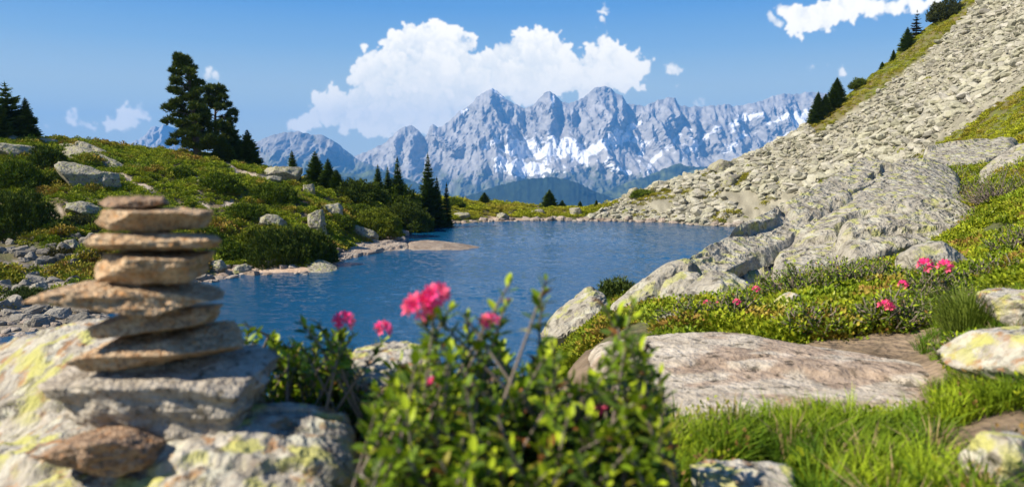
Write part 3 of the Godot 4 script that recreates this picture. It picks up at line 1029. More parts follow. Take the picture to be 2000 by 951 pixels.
func build_rocks() -> void:
	var M: Material = mats.outcrop_rock
	var B: Material = mats.far_boulder
	# the rock under the cairn
	slab("boulder", [[-160, 720, 2.7, 60, 625, 2.6, 190, 596, 2.6, 330, 612, 2.6, 470, 640, 2.5], [-160, 780, 2.3, 60, 715, 2.2, 220, 690, 2.15, 370, 690, 2.1, 520, 720, 2.1], [-160, 880, 1.95, 60, 840, 1.9, 220, 820, 1.9, 400, 800, 1.9, 560, 800, 1.95], [-160, 1000, 1.6, 60, 960, 1.6, 220, 930, 1.62, 400, 900, 1.66, 580, 890, 1.75], [-160, 1160, 1.3, 60, 1130, 1.3, 220, 1110, 1.3, 400, 1080, 1.35, 560, 1060, 1.5]], Vector3(0, -0.55, -0.1), Vector2i(90, 90), 701, 0.07, 2.2, 0.025, mats.boulder_near, "broad grey boulder with yellow lichen carrying the stone cairn")
	slab("boulder", [[300, 860, 1.75, 400, 815, 1.8, 500, 790, 1.85, 610, 790, 1.85, 690, 815, 1.85], [280, 920, 1.6, 400, 870, 1.65, 520, 845, 1.7, 620, 850, 1.72, 705, 870, 1.78], [260, 1010, 1.42, 400, 980, 1.45, 520, 960, 1.5, 630, 955, 1.55, 700, 960, 1.66], [250, 1120, 1.3, 400, 1110, 1.3, 520, 1100, 1.35, 630, 1090, 1.42, 690, 1080, 1.55]], Vector3(-0.02, -0.4, -0.05), Vector2i(70, 60), 702, 0.06, 2.6, 0.022, mats.boulder_near, "rounded grey rock hump with lichen in front of the cairn, beside the alpenrose")
	boulder(425, 622, 2.35, Vector3(0.16, 0.09, 0.12), Vector3(8, 20, -6), 703, mats.boulder_near, "small lichen-covered stone behind the cairn on the water side", 18)
	slab("boulder", [[680, 672, 2.6, 740, 658, 2.65, 800, 656, 2.65, 860, 672, 2.6], [675, 700, 2.4, 740, 692, 2.42, 800, 690, 2.42, 862, 700, 2.4], [685, 770, 2.2, 740, 762, 2.2, 800, 760, 2.2, 850, 770, 2.2]], Vector3(0, -0.35, -0.1), Vector2i(50, 40), 704, 0.05, 2.4, 0.02, mats.boulder_near, "pale rounded rock ledge behind the flowering alpenrose")
	# the worn slab that the path crosses
	var dirt := fnl(71, 2.2, 5)
	slab("path_slab", [[1150, 672, 4.2, 1290, 648, 4.4, 1400, 640, 4.5, 1520, 662, 4.3, 1700, 690, 4.0], [1150, 705, 3.75, 1320, 692, 3.8, 1500, 690, 3.8, 1680, 703, 3.7, 1860, 722, 3.55], [1190, 745, 3.35, 1370, 742, 3.35, 1560, 742, 3.35, 1760, 752, 3.3, 1960, 765, 3.2], [1250, 800, 2.95, 1400, 803, 2.93, 1580, 806, 2.92, 1770, 803, 2.92, 1980, 800, 2.94]], Vector3(0, -0.28, 0.0), Vector2i(90, 70), 705, 0.03, 1.5, 0.02, mats.path_slab, "broad flat pale rock slab with reddish earth on the path", "rock slab", func(u: float, w: float, p: Vector3) -> Color:
		var k := smoothstep(0.0, 0.25, dirt.get_noise_2d(p.x, p.z * 1.6) + 0.5 - absf(u - 0.62) * 1.1 - absf(w - 0.45) * 1.2)
		return Color(1.02, 0.95, 0.87).lerp(Color(0.74, 0.59, 0.48), k * 0.8))
	boulder(1555, 795, 2.85, Vector3(0.13, 0.05, 0.09), Vector3(0, 12, 4), 706, mats.cairn_stone, "small rusty stone wedged under the front edge of the path slab", 14, "stone")
	boulder(1450, 962, 2.05, Vector3(0.15, 0.10, 0.09), Vector3(0, -8, 0), 707, mats.boulder_near, "smooth pale stone in the grass at the bottom edge", 18, "stone")
	boulder(1970, 900, 2.3, Vector3(0.15, 0.11, 0.1), Vector3(6, 20, -4), 708, mats.boulder_near, "tan stone among the grass in the lower right corner", 16, "stone")
	boulder(2000, 690, 3.1, Vector3(0.22, 0.15, 0.26), Vector3(4, 25, 14), 709, mats.boulder_near, "pale boulder with bright yellow lichen right of the grass tussock", 22)
	boulder(2000, 600, 4.1, Vector3(0.17, 0.1, 0.18), Vector3(0, 10, 10), 710, mats.boulder_near, "pale rock behind the yellow lichen boulder at the right edge", 18)
	# the tilted outcrop right of the lake
	slab("outcrop_slab", [[1205, 590, 9.6, 1330, 500, 11.5, 1450, 440, 13.5, 1560, 385, 15.5, 1650, 335, 17.5, 1700, 300, 19], [1232, 610, 9.3, 1360, 520, 11.1, 1470, 462, 13.0, 1580, 405, 14.9, 1680, 350, 16.8, 1740, 310, 18.2], [1262, 622, 9.2, 1395, 530, 10.9, 1500, 478, 12.6, 1610, 424, 14.3, 1700, 372, 16.0, 1760, 320, 17.6]], Vector3(0.28, -0.75, 0.1), Vector2i(210, 80), 720, 0.26, 0.45, 0.11, M, "long leaning grey rock slab rising from the lake shore with an overhanging edge", "rock slab")
	slab("outcrop_slab", [[1565, 440, 15.0, 1660, 366, 17.2, 1740, 306, 18.9, 1800, 292, 19.6, 1880, 345, 18.6], [1505, 484, 13.1, 1615, 420, 14.9, 1712, 362, 16.5, 1810, 350, 17.0, 1890, 385, 16.4], [1492, 524, 11.6, 1592, 474, 12.6, 1702, 422, 13.9, 1812, 405, 14.4, 1900, 430, 14.2], [1470, 565, 10.3, 1580, 535, 10.8, 1700, 504, 11.4, 1820, 484, 11.9, 1920, 480, 12.2]], Vector3(0.3, -1.6, -0.5), Vector2i(180, 160), 721, 0.26, 0.34, 0.13, M, "large sunlit face of pale tilted rock above the flowering shrubs", "rock outcrop")
	slab("outcrop_slab", [[1640, 445, 12.6, 1720, 398, 13.4, 1800, 376, 13.9, 1870, 388, 13.7, 1905, 420, 13.2], [1640, 470, 11.9, 1725, 432, 12.5, 1810, 415, 12.8, 1880, 425, 12.7, 1915, 450, 12.3], [1650, 505, 11.0, 1730, 490, 11.2, 1820, 475, 11.5, 1890, 470, 11.6, 1925, 485, 11.4]], Vector3(0.1, -0.75, -0.5), Vector2i(140, 90), 722, 0.22, 0.6, 0.08, M, "yellow-lichened rock bulge on the lower right of the outcrop face", "rock outcrop")
	slab("boulder", [[1195, 606, 9.0, 1250, 560, 9.2, 1310, 520, 9.4, 1350, 512, 9.5], [1212, 628, 8.7, 1270, 590, 8.75, 1330, 545, 8.85, 1372, 535, 9.0], [1240, 650, 8.5, 1290, 640, 8.4, 1335, 600, 8.45, 1375, 560, 8.7]], Vector3(0.12, -0.4, -0.5), Vector2i(60, 50), 723, 0.16, 0.9, 0.06, M, "wedge-shaped grey boulder with a dark underside at the foot of the leaning slab")
	slab("boulder", [[1070, 620, 10.4, 1115, 580, 10.6, 1150, 558, 10.7, 1180, 570, 10.6], [1060, 640, 10.0, 1110, 612, 10.0, 1160, 585, 10.1, 1195, 592, 10.2], [1060, 665, 9.6, 1110, 650, 9.5, 1165, 640, 9.5, 1205, 635, 9.6]], Vector3(0.0, -0.5, -0.5), Vector2i(50, 44), 724, 0.15, 0.9, 0.06, M, "pale lichen-flecked boulder in front of the round green shrub by the water")
	boulder(1400, 575, 8.2, Vector3(0.42, 0.17, 0.3), Vector3(0, 30, 16), 725, M, "dark slanting stone beside the wedge-shaped boulder", 20)
	boulder(1455, 575, 7.4, Vector3(0.2, 0.1, 0.16), Vector3(0, 0, 14), 726, M, "small pale stone half hidden in the shrubs below the outcrop", 14, "stone")
	boulder(1322, 625, 6.6, Vector3(0.14, 0.08, 0.12), Vector3(0, 40, 5), 727, M, "small grey stone at the back edge of the path slab", 14, "stone")
	boulder(1520, 608, 6.2, Vector3(0.22, 0.07, 0.09), Vector3(0, 20, 32), 728, mats.boulder_near, "pale weathered stone slanting out of the shrubs", 16, "stone")
	boulder(1820, 512, 8.2, Vector3(0.36, 0.24, 0.3), Vector3(4, 14, 4), 729, M, "squarish grey block below the yellow-lichened rock bulge", 20)
	boulder(1770, 535, 7.6, Vector3(0.16, 0.1, 0.16), Vector3(0, 24, 8), 730, M, "pale stone left of the squarish grey block", 14, "stone")
	boulder(1885, 522, 6.4, Vector3(0.3, 0.06, 0.16), Vector3(0, 12, 2), 731, mats.boulder_near, "flat whitish stone behind the pink flowers on the right", 16, "stone")
	slab("boulder", [[1870, 510, 8.6, 1920, 465, 9.2, 1970, 430, 9.8, 2060, 380, 10.6], [1885, 520, 8.1, 1945, 485, 8.5, 2000, 455, 8.9, 2080, 420, 9.4], [1900, 530, 7.7, 1960, 515, 7.9, 2030, 500, 8.1, 2100, 480, 8.4]], Vector3(0.15, -0.7, -0.3), Vector2i(60, 40), 732, 0.15, 0.8, 0.05, M, "smooth grey slab slanting up to the right edge")
	slab("boulder", [[1905, 340, 17.4, 1950, 295, 18.2, 2010, 265, 18.8, 2100, 235, 19.5], [1910, 362, 16.6, 1960, 330, 17.0, 2020, 305, 17.3, 2100, 285, 17.8], [1925, 385, 16.0, 1975, 372, 16.1, 2030, 360, 16.3, 2100, 350, 16.6]], Vector3(0.5, -1.3, -0.2), Vector2i(60, 50), 733, 0.24, 0.5, 0.09, M, "huge pale boulder with a dark overhang at the right edge")
	slab("outcrop_slab", [[1805, 292, 24.0, 1850, 280, 24.6, 1910, 270, 25.0, 1985, 262, 25.5], [1810, 305, 22.8, 1860, 298, 23.0, 1920, 290, 23.2, 1980, 278, 23.6], [1820, 318, 21.8, 1870, 316, 21.8, 1925, 304, 22.0, 1970, 292, 22.4]], Vector3(0.3, -0.8, -0.2), Vector2i(60, 36), 734, 0.22, 0.5, 0.08, M, "flat pale rock shelf behind the outcrop below the green turf", "rock slab")
	# the knoll on the left and its boulders
	slab("boulder", [[112, 285, 74, 150, 278, 75, 190, 290, 75, 232, 308, 74], [115, 296, 71, 155, 292, 71.5, 195, 302, 71.5, 228, 315, 71], [118, 305, 69.5, 160, 312, 69.5, 195, 322, 69.5, 226, 325, 69.5]], Vector3(0.6, -0.9, -0.3), Vector2i(44, 36), 740, 0.5, 0.2, 0.2, B, "large flat-topped lichen-green boulder with a shaded overhang on the knoll")
	boulder(165, 345, 71.5, Vector3(2.2, 1.3, 1.6), Vector3(10, 20, -8), 741, B, "dark shaded boulder under the flat-topped boulder", 16)
	boulder(205, 350, 71, Vector3(1.3, 1.0, 1.2), Vector3(0, 50, 0), 742, B, "small block right under the overhang of the flat-topped boulder", 14)
	boulder(28, 292, 68, Vector3(1.9, 0.9, 1.6), Vector3(0, 10, -10), 743, B, "rounded pale rock on the slope at the left edge", 16)
	boulder(10, 268, 80, Vector3(1.6, 0.6, 1.2), Vector3(0, 0, -6), 744, B, "flat rock on the skyline at the left edge", 14)
	boulder(95, 277, 82, Vector3(1.2, 0.5, 1.0), Vector3(0, 30, -6), 745, B, "small pale rock on the skyline left of the flat-topped boulder", 14)
	boulder(165, 405, 58, Vector3(1.5, 0.7, 1.1), Vector3(0, 25, -14), 746, B, "pale jagged rock in the heath above the top of the cairn", 16)
	boulder(547, 336, 73, Vector3(2.35, 1.05, 1.5), Vector3(-14, 6, 2), 747, B, "big flat table-like boulder with a dark face above the path", 20)
	boulder(530, 348, 73, Vector3(1.1, 0.55, 0.9), Vector3(0, 10, 4), 748, B, "low pale stone under the table-like boulder", 12, "stone")
	boulder(617, 434, 71, Vector3(1.0, 1.35, 0.9), Vector3(0, -32, 8), 749, B, "upright pale boulder with a lit left face near the shore", 18)
	boulder(650, 412, 76, Vector3(1.3, 1.0, 1.1), Vector3(10, 40, 10), 750, B, "grey pyramid-shaped boulder right above the upright pale boulder", 16)
	boulder(530, 428, 70, Vector3(1.5, 0.6, 1.1), Vector3(0, 0, -12), 751, B, "smooth light grey boulder in the heath above the beach shrubs", 16)
	boulder(605, 370, 77, Vector3(0.7, 0.8, 0.6), Vector3(0, 20, 0), 752, B, "narrow pale rock at the foot of the three spruces", 12, "stone")
	boulder(790, 333, 99, Vector3(1.3, 0.9, 1.0), Vector3(0, 30, -16), 753, B, "slanting grey rock right of the spruce group on the ridge", 12)
	boulder(805, 372, 97, Vector3(1.2, 0.5, 0.9), Vector3(0, 0, -4), 754, B, "low pale rock at the crest of the dwarf pine slope", 12, "stone")
	boulder(712, 455, 74, Vector3(1.5, 0.75, 1.0), Vector3(0, 14, -14), 755, B, "grey-green slanting boulder on the shore rocks", 16)
	slab("boulder", [[515, 522, 59.5, 560, 515, 60, 610, 502, 60.2, 640, 508, 60, 662, 525, 59.8], [512, 532, 57.6, 560, 527, 57.6, 610, 516, 57.6, 640, 520, 57.6, 664, 530, 57.8], [510, 540, 56.2, 560, 540, 55.8, 610, 540, 55.6, 640, 541, 55.6, 664, 540, 56.2]], Vector3(0.2, -0.8, -0.2), Vector2i(70, 40), 756, 0.34, 0.35, 0.12, B, "broad ribbed rock at the water's edge by the sandy beach")
	slab("rock_islet", [[795, 474, 79, 840, 471, 79.5, 885, 474, 79, 945, 483, 77], [795, 477, 75, 840, 471, 75.4, 885, 475, 75, 942, 484, 75], [800, 489, 72.6, 845, 490, 72.2, 890, 490, 72.2, 935, 487, 73.4]], Vector3(0.1, -0.6, 0.0), Vector2i(70, 30), 757, 0.3, 0.4, 0.1, mats.shore_rock, "low reddish rock spit reaching into the lake", "rock islet", func(u: float, w: float, p: Vector3) -> Color:
		return Color(0.24, 0.185, 0.14).lerp(Color(0.36, 0.30, 0.24), clampf(0.5 + dirt.get_noise_2d(p.x * 0.3, p.z * 0.3), 0, 1)))
	slab("rock_ledge", [[645, 488, 70, 690, 468, 77, 740, 464, 80, 795, 470, 79], [650, 500, 65.8, 695, 484, 71, 745, 477, 74.3, 800, 479, 75.2], [655, 515, 62.2, 700, 503, 66.6, 750, 493, 70.6, 800, 489, 72.4]], Vector3(0.1, -0.9, 0.0), Vector2i(70, 30), 770, 0.45, 0.35, 0.1, mats.shore_rock, "broken reddish rock ledge on the shore left of the low rock spit", "rock ledge", func(u: float, w: float, p: Vector3) -> Color:
		return Color(0.33, 0.25, 0.19).lerp(Color(0.48, 0.42, 0.34), clampf(0.5 + dirt.get_noise_2d(p.x * 0.4, p.z * 0.4), 0, 1)))
	boulder(842, 468, 81, Vector3(0.5, 0.3, 0.4), Vector3(0, 0, 0), 758, B, "small stone on top of the low rock spit", 10, "stone")
	boulder(148, 566, 46, Vector3(0.9, 0.45, 0.7), Vector3(0, 30, 4), 759, B, "pale stone on the waterside rubble left of the cairn", 12, "stone")
	boulder(140, 478, 54, Vector3(0.5, 0.6, 0.5), Vector3(0, 30, 4), 769, B, "upright pale stone in the rubble of the left bank", 12, "stone")
	boulder(425, 520, 58, Vector3(0.75, 0.5, 0.6), Vector3(0, 10, 0), 760, B, "pale rounded stone lying on the sandy beach", 12, "stone")
	boulder(470, 525, 57.4, Vector3(0.8, 0.45, 0.6), Vector3(0, 50, 8), 761, B, "dark low rock in the middle of the sandy beach", 12, "stone")
	# far shore
	boulder(905, 420, 118, Vector3(1.2, 0.6, 0.9), Vector3(0, 20, 0), 762, B, "dark low boulder on the sand of the far shore", 10)
	boulder(980, 422, 117.5, Vector3(1.1, 0.7, 0.9), Vector3(0, 50, 0), 763, B, "rounded grey boulder in the middle of the far shore", 10)
	boulder(1052, 413, 120, Vector3(1.3, 0.6, 0.9), Vector3(0, 10, 0), 764, B, "pale flat-topped boulder on the right part of the far shore", 10)
	boulder(1125, 412, 120, Vector3(1.2, 0.9, 1.0), Vector3(0, 70, 0), 765, B, "light boulder where the far shore meets the scree", 10)
	boulder(1415, 322, 122, Vector3(2.2, 1.3, 1.6), Vector3(0, 20, -10), 766, B, "big dark boulder on the skyline of the scree", 14)
	boulder(1425, 355, 113, Vector3(1.3, 1.2, 1.2), Vector3(0, 40, 0), 767, B, "pale upright boulder standing out of the lower scree", 12)
	boulder(1240, 376, 119, Vector3(1.6, 1.2, 1.2), Vector3(0, 10, 6), 768, B, "bulky boulder on the skyline at the low end of the scree", 12)
	build_shore_stones()

func shore_color(r: RandomNumberGenerator) -> Color:
	return Color(0.30, 0.21, 0.15).lerp(Color(0.48, 0.39, 0.31), r.randf()).lerp(Color(0.42, 0.42, 0.38), r.randf() * 0.5)

func tinted(m: ArrayMesh, c: Color) -> ArrayMesh:
	var a := m.surface_get_arrays(0)
	var col := PackedColorArray()
	col.resize((a[Mesh.ARRAY_VERTEX] as PackedVector3Array).size())
	col.fill(c)
	a[Mesh.ARRAY_COLOR] = col
	var out := ArrayMesh.new()
	out.add_surface_from_arrays(Mesh.PRIMITIVE_TRIANGLES, a)
	return out

func build_shore_stones() -> void:
	# stones along the waterline: found by walking each line of sight to where the ground leaves the water
	var r := RandomNumberGenerator.new()
	r.seed = 71
	var kinds := []
	for i in 8:
		kinds.append(tinted(rock_mesh(800 + i, Vector3(1, r.randf_range(0.4, 0.6), 0.8), 4, 0.09, 8, 0.0, false), shore_color(r)))
	var px := -20.0
	var shared := "reddish stone lying along the waterline"
	while px < 1480.0:
		var edge := 0.0
		for k in 400:
			var d := 36.0 + k * 0.25
			if smooth_height(px, d) > 0.0:
				edge = d
				break
		if edge > 0.0:
			var reps := 2 if px < 480 else 1
			if px > 620 and px < 800:
				reps = 5
			for k in reps:
				var x := px + r.randf_range(-6, 6)
				var d := edge + r.randf_range(-0.7, 1.2) * (2.4 if px < 820 else 1.0)
				var p := ground(x, d)
				p.y = maxf(p.y, -0.05)
				var s := d / 100.0 * r.randf_range(0.35, 0.9) * (1.4 if px < 820 and r.randf() < 0.4 else 1.0)
				var o := put("shore_stone", kinds[r.randi() % 8], mats.shore_rock)
				o.position = p
				o.rotation = Vector3(r.randf_range(-0.2, 0.2), r.randf() * TAU, r.randf_range(-0.2, 0.2))
				o.scale = Vector3.ONE * s
				tag(o, shared, "stone", "reddish stones along the waterline")
		px += 11.0
	# grey rubble on the left bank
	var grey := []
	for i in 8:
		var c := Color(0.17, 0.155, 0.13).lerp(Color(0.36, 0.335, 0.28), r.randf())
		grey.append(tinted(rock_mesh(820 + i, Vector3(1, r.randf_range(0.5, 0.8), 0.8), 5, 0.09, 8, 0.0, false), c))
	for i in 260:
		var x := r.randf_range(-20, 400)
		var p := ground(x, r.randf_range(36.5, 57.0))
		if p.y < 0.0:
			continue
		var o := put("bank_stone", grey[r.randi() % 8], mats.scree_rock)
		o.position = p
		o.rotation = Vector3(r.randf_range(-0.4, 0.4), r.randf() * TAU, r.randf_range(-0.4, 0.4))
		o.scale = Vector3.ONE * r.randf_range(0.15, 0.7)
		tag(o, "grey stone in the rubble of the left bank", "stone", "grey rubble on the left bank")

# ---------------------------------------------------------------- scree
func build_scree() -> void:
	var r := RandomNumberGenerator.new()
	r.seed = 42
	var area := poly(SCREE)
	var kinds := []
	var flat := []
	for i in 10:
		var m := rock_mesh(900 + i, Vector3(1, r.randf_range(0.28, 0.5), r.randf_range(0.5, 0.8)), 4, 0.04, 12, 0.0, false)
		flat.append(m)
		kinds.append([])
		for k in 3:
			var c := Color(0.38, 0.36, 0.29).lerp(Color(0.56, 0.53, 0.45), r.randf()).lerp(Color(0.42, 0.42, 0.24), r.randf() * 0.4)
			kinds[i].append(tinted(m, c))
	var all := []
	var tries := 0
	while all.size() < 23000 and tries < 180000:
		tries += 1
		var px := r.randf_range(1125, 2130)
		var d := 62.0 + 78.0 * sqrt(r.randf())
		var x := (px - 1000.0) / F * d
		var p := Vector3(x, gy(x, -d), -d)
		if p.y < 0.15:
			continue
		var s := spot(p)
		if not inside(s, area):
			continue
		var n := patches.get_noise_2d(p.x * 0.6, p.z * 0.6)
		if n > 0.20 and s.y > 335 and s.x < 1640:
			continue
		var band := patches.get_noise_2d(p.x * 0.35 + 70.0, p.z * 0.35)
		var size := (0.16 + 0.80 * pow(r.randf(), 4.2)) * (1.0 + band * 1.1)
		if s.y > 340:
			size *= 1.12
		all.append([size, p, Vector3(r.randf_range(-0.5, 0.5), r.randf() * TAU, r.randf_range(-0.25, 0.75))])
	all.sort_custom(func(a, b): return a[0] / -a[1].z > b[0] / -b[1].z)
	var rest := {}
	for i in all.size():
		var a: Array = all[i]
		var k := r.randi() % 10
		var t := Transform3D(Basis.from_euler(a[2]).scaled(Vector3.ONE * a[0]), a[1] + Vector3(0, a[0] * 0.12, 0))
		if i < 300:
			var o := put("scree_stone", kinds[k][r.randi() % 3], mats.scree_rock)
			o.transform = t
			tag(o, "large pale grey-green stone lying in the scree slope", "stone", "large stones of the scree slope")
		else:
			if not rest.has(k):
				rest[k] = [[], []]
			rest[k][0].append(t)
			rest[k][1].append(Color(0.32, 0.30, 0.245).lerp(Color(0.53, 0.50, 0.42), r.randf()).lerp(Color(0.42, 0.42, 0.23), r.randf() * 0.45) * (0.55 if r.randf() < 0.12 else r.randf_range(0.85, 1.08)))
	var holder := Node3D.new()
	holder.name = "scree"
	add_child(holder)
	tag(holder, "pale grey-green scree stones covering the slope right of the lake", "scree", "", "stuff")
	for k in rest:
		many("stones", flat[k], mats.scree_rock, rest[k][0], rest[k][1], holder)

# ---------------------------------------------------------------- cairn
func build_cairn() -> void:
	# centre px, py, depth, half sizes in metres, turn, seed, words
	var s := [
		[262, 388, 1.76, Vector3(0.076, 0.017, 0.06), Vector3(2, 15, 1), 601, "small brown stone on the very top of the cairn"],
		[297, 421, 1.75, Vector3(0.142, 0.031, 0.10), Vector3(0, -6, -2), 602, "thick tan cairn stone second from the top with a tapering right end"],
		[303, 470, 1.75, Vector3(0.156, 0.026, 0.10), Vector3(-3, 8, -2), 603, "thin pointed cairn stone third from the top", 0.4],
		[294, 524, 1.75, Vector3(0.130, 0.040, 0.10), Vector3(0, 4, 2), 604, "plump tan cairn stone fourth from the top", 0.05],
		[268, 577, 1.76, Vector3(0.208, 0.036, 0.12), Vector3(0, 10, -3), 605, "long cairn stone fifth from the top jutting out to the left", 0.3],
		[299, 616, 1.78, Vector3(0.148, 0.034, 0.11), Vector3(0, -4, 4), 606, "dark shaded cairn stone sixth from the top"],
		[326, 671, 1.78, Vector3(0.181, 0.037, 0.13), Vector3(3, 6, 4), 607, "flat tan cairn stone seventh from the top"],
		[322, 756, 1.78, Vector3(0.265, 0.078, 0.17), Vector3(8, 8, -3), 608, "large grey and tan wedge stone near the base of the cairn", 0.3],
		[192, 872, 1.58, Vector3(0.135, 0.046, 0.09), Vector3(4, -10, 5), 609, "reddish brown lowest stone at the left foot of the cairn"],
	]
	var tops := {}
	s.reverse()
	for a in s:
		var m := rock_mesh(a[5], a[3], 34, 0.07, 7, 0.8, true, a[7] if a.size() > 7 else 0.1)
		var o := put("cairn_stone", m, mats[["cairn_tan", "cairn_grey", "cairn_brown"][{608: 1, 601: 2, 609: 2}.get(a[5], 0)]])
		var box := m.get_aabb()
		o.rotation_degrees = a[4]
		o.scale = a[3] * 2.0 / box.size
		o.position = at(a[0], a[1], a[2]) - o.basis * box.get_center()
		tag(o, a[6], "cairn stone", "stones of the cairn")
		# let each stone come to rest on the ones below it
		var v: PackedVector3Array = m.surface_get_arrays(0)[Mesh.ARRAY_VERTEX]
		var drop := 1e9
		for p in v:
			var q := o.transform * p
			var key := Vector2i(int(floor(q.x / 0.012)), int(floor(q.z / 0.012)))
			if tops.has(key):
				drop = minf(drop, q.y - tops[key])
		if drop < 1e8 and a[5] < 608:
			o.position.y -= drop + 0.004
		for p in v:
			var q := o.transform * p
			var key := Vector2i(int(floor(q.x / 0.012)), int(floor(q.z / 0.012)))
			tops[key] = maxf(tops.get(key, -1e9), q.y)

# ---------------------------------------------------------------- trees
class Foliage:
	var v := PackedVector3Array()
	var c := PackedColorArray()
	func tri(a: Vector3, b: Vector3, d: Vector3, col: Color) -> void:
		v.append(a)
		v.append(b)
		v.append(d)
		c.append(col)
		c.append(col)
		c.append(col)
	func blade(root: Vector3, tip: Vector3, side: Vector3, col: Color) -> void:
		tri(root - side, root + side, tip, col)
	func leaf(root: Vector3, dir: Vector3, up: Vector3, length: float, width: float, col: Color) -> void:
		# a pointed leaf of four faces, folded along its midrib
		var s := dir.cross(up).normalized() * width
		var m := root + dir * length * 0.5
		var tip := root + dir * length
		var q := up * width * 0.35
		tri(root, m - s + q, tip, col)
		tri(root, tip, m + s + q, col)

func foliage_mesh(f: Foliage) -> ArrayMesh:
	var a := []
	a.resize(Mesh.ARRAY_MAX)
	a[Mesh.ARRAY_VERTEX] = f.v
	a[Mesh.ARRAY_COLOR] = f.c
	var m := ArrayMesh.new()
	if f.v.size():
		m.add_surface_from_arrays(Mesh.PRIMITIVE_TRIANGLES, a)
	return m

func tube_into(v: PackedVector3Array, idx: PackedInt32Array, path: Array, radii: Array, sides := 6) -> void:
	var first := v.size()
	for k in path.size():
		var t: Vector3 = (path[mini(k + 1, path.size() - 1)] - path[maxi(k - 1, 0)]).normalized()
		var a := t.cross(Vector3(0.31, 0.2, 0.93)).normalized()
		var b := t.cross(a)
		for s in sides:
			var w := TAU * s / sides
			v.append(path[k] + (a * cos(w) + b * sin(w)) * radii[k])
	for k in path.size() - 1:
		for s in sides:
			var p := first + k * sides + s
			var q := first + k * sides + (s + 1) % sides
			idx.append_array(PackedInt32Array([p, q, p + sides, q, q + sides, p + sides]))

func tube_mesh(paths: Array, sides := 6) -> ArrayMesh:
	var v := PackedVector3Array()
	var idx := PackedInt32Array()
	for p in paths:
		tube_into(v, idx, p[0], p[1], sides)
	return mesh_of(v, idx)

func spruce_crown(h: float, w: float, sd: int, tone: Color, sparse := 1.0, low := 0.06) -> ArrayMesh:
	var r := RandomNumberGenerator.new()
	r.seed = sd
	var f := Foliage.new()
	var levels := int((20 + h * 4.0) * sparse)
	for l in levels:
		var t := (l + r.randf() * 0.8) / levels
		var y := h * lerpf(low, 0.985, t)
		var reach := w * (pow(1.0 - t, 0.8) + 0.03)
		var n := int((6 + 7 * (1.0 - t)) * minf(sparse, 1.1)) + 1
		var turn := r.randf() * TAU
		for k in n:
			var az := turn + TAU * k / n + r.randf_range(-0.35, 0.35)
			var len := reach * r.randf_range(0.65, 1.15)
			var out := Vector3(cos(az), 0, sin(az))
			var side := Vector3(-out.z, 0, out.x)
			var droop := lerpf(-0.35, 0.35, t)
			var steps := int(clampf(len / 0.16, 3, 9))
			for s in steps:
				var q := (s + 0.4) / steps
				var p := Vector3(0, y, 0) + out * len * q + Vector3.UP * (droop * len * q + 0.22 * len * q * q)
				var tw := len * (0.48 * (1.0 - q) + 0.14) + 0.06
				var col := tone * r.randf_range(0.65, 1.4)
				for sgn: float in [-1.0, 1.0]:
					var tip := p + out * tw * 0.55 + side * sgn * tw * r.randf_range(0.6, 1.0) + Vector3.UP * r.randf_range(-0.16, 0.05) * tw
					f.blade(p - out * tw * 0.08, tip, out * tw * 0.26 + Vector3.UP * tw * 0.16, col)
					f.blade(p, p + side * sgn * tw * 0.3 + Vector3.UP * r.randf_range(-0.35, 0.3) * tw + out * tw * 0.3, out * tw * 0.22, col * 0.9)
			f.blade(Vector3(0, y, 0) + out * len * 0.55 + Vector3.UP * droop * len * 0.6, Vector3(0, y, 0) + out * len * 1.06 + Vector3.UP * (droop + 0.22) * len, side * len * 0.10, tone)
	f.blade(Vector3(0, h * 0.93, 0), Vector3(0, h * 1.03, 0), Vector3(h * 0.012, 0, 0), tone)
	f.blade(Vector3(0, h * 0.93, 0), Vector3(0, h * 1.03, 0), Vector3(0, 0, h * 0.012), tone)
	return foliage_mesh(f)

func spruce(px: float, base_py: float, top_py: float, d: float, width: float, sd: int, label: String, group: String, called := "spruce_tree", tone := Color(0.085, 0.125, 0.02), sparse := 1.0, low := 0.06) -> void:
	var p := land(px, base_py, d)
	var h := absf(at(px, top_py, -p.z).y - p.y)
	var o := base(called, p - Vector3(0, 0.05, 0), label, "tree", group)
	var w := width / F * -p.z * 0.66
	put("crown", spruce_crown(h, w, sd, tone, sparse, low), mats.needles, o)
	put("trunk", tube_mesh([[[Vector3(0, -0.2, 0), Vector3(0.02, h * 0.5, 0), Vector3(0, h * 0.97, 0)], [h * 0.022 + 0.03, h * 0.014 + 0.01, 0.012]]]), mats.bark, o)

func tuft(f: Foliage, p: Vector3, dir: Vector3, size: float, col: Color, r: RandomNumberGenerator, n := 7) -> void:
	for k in n:
		var d := (dir + Vector3(r.randf_range(-1, 1), r.randf_range(-0.6, 1), r.randf_range(-1, 1)) * 0.75).normalized()
		var s := d.cross(Vector3(r.randf_range(-1, 1), r.randf_range(-1, 1), r.randf_range(-1, 1))).normalized()
		f.blade(p, p + d * size * r.randf_range(0.7, 1.2), s * size * 0.11, col * r.randf_range(0.7, 1.35))

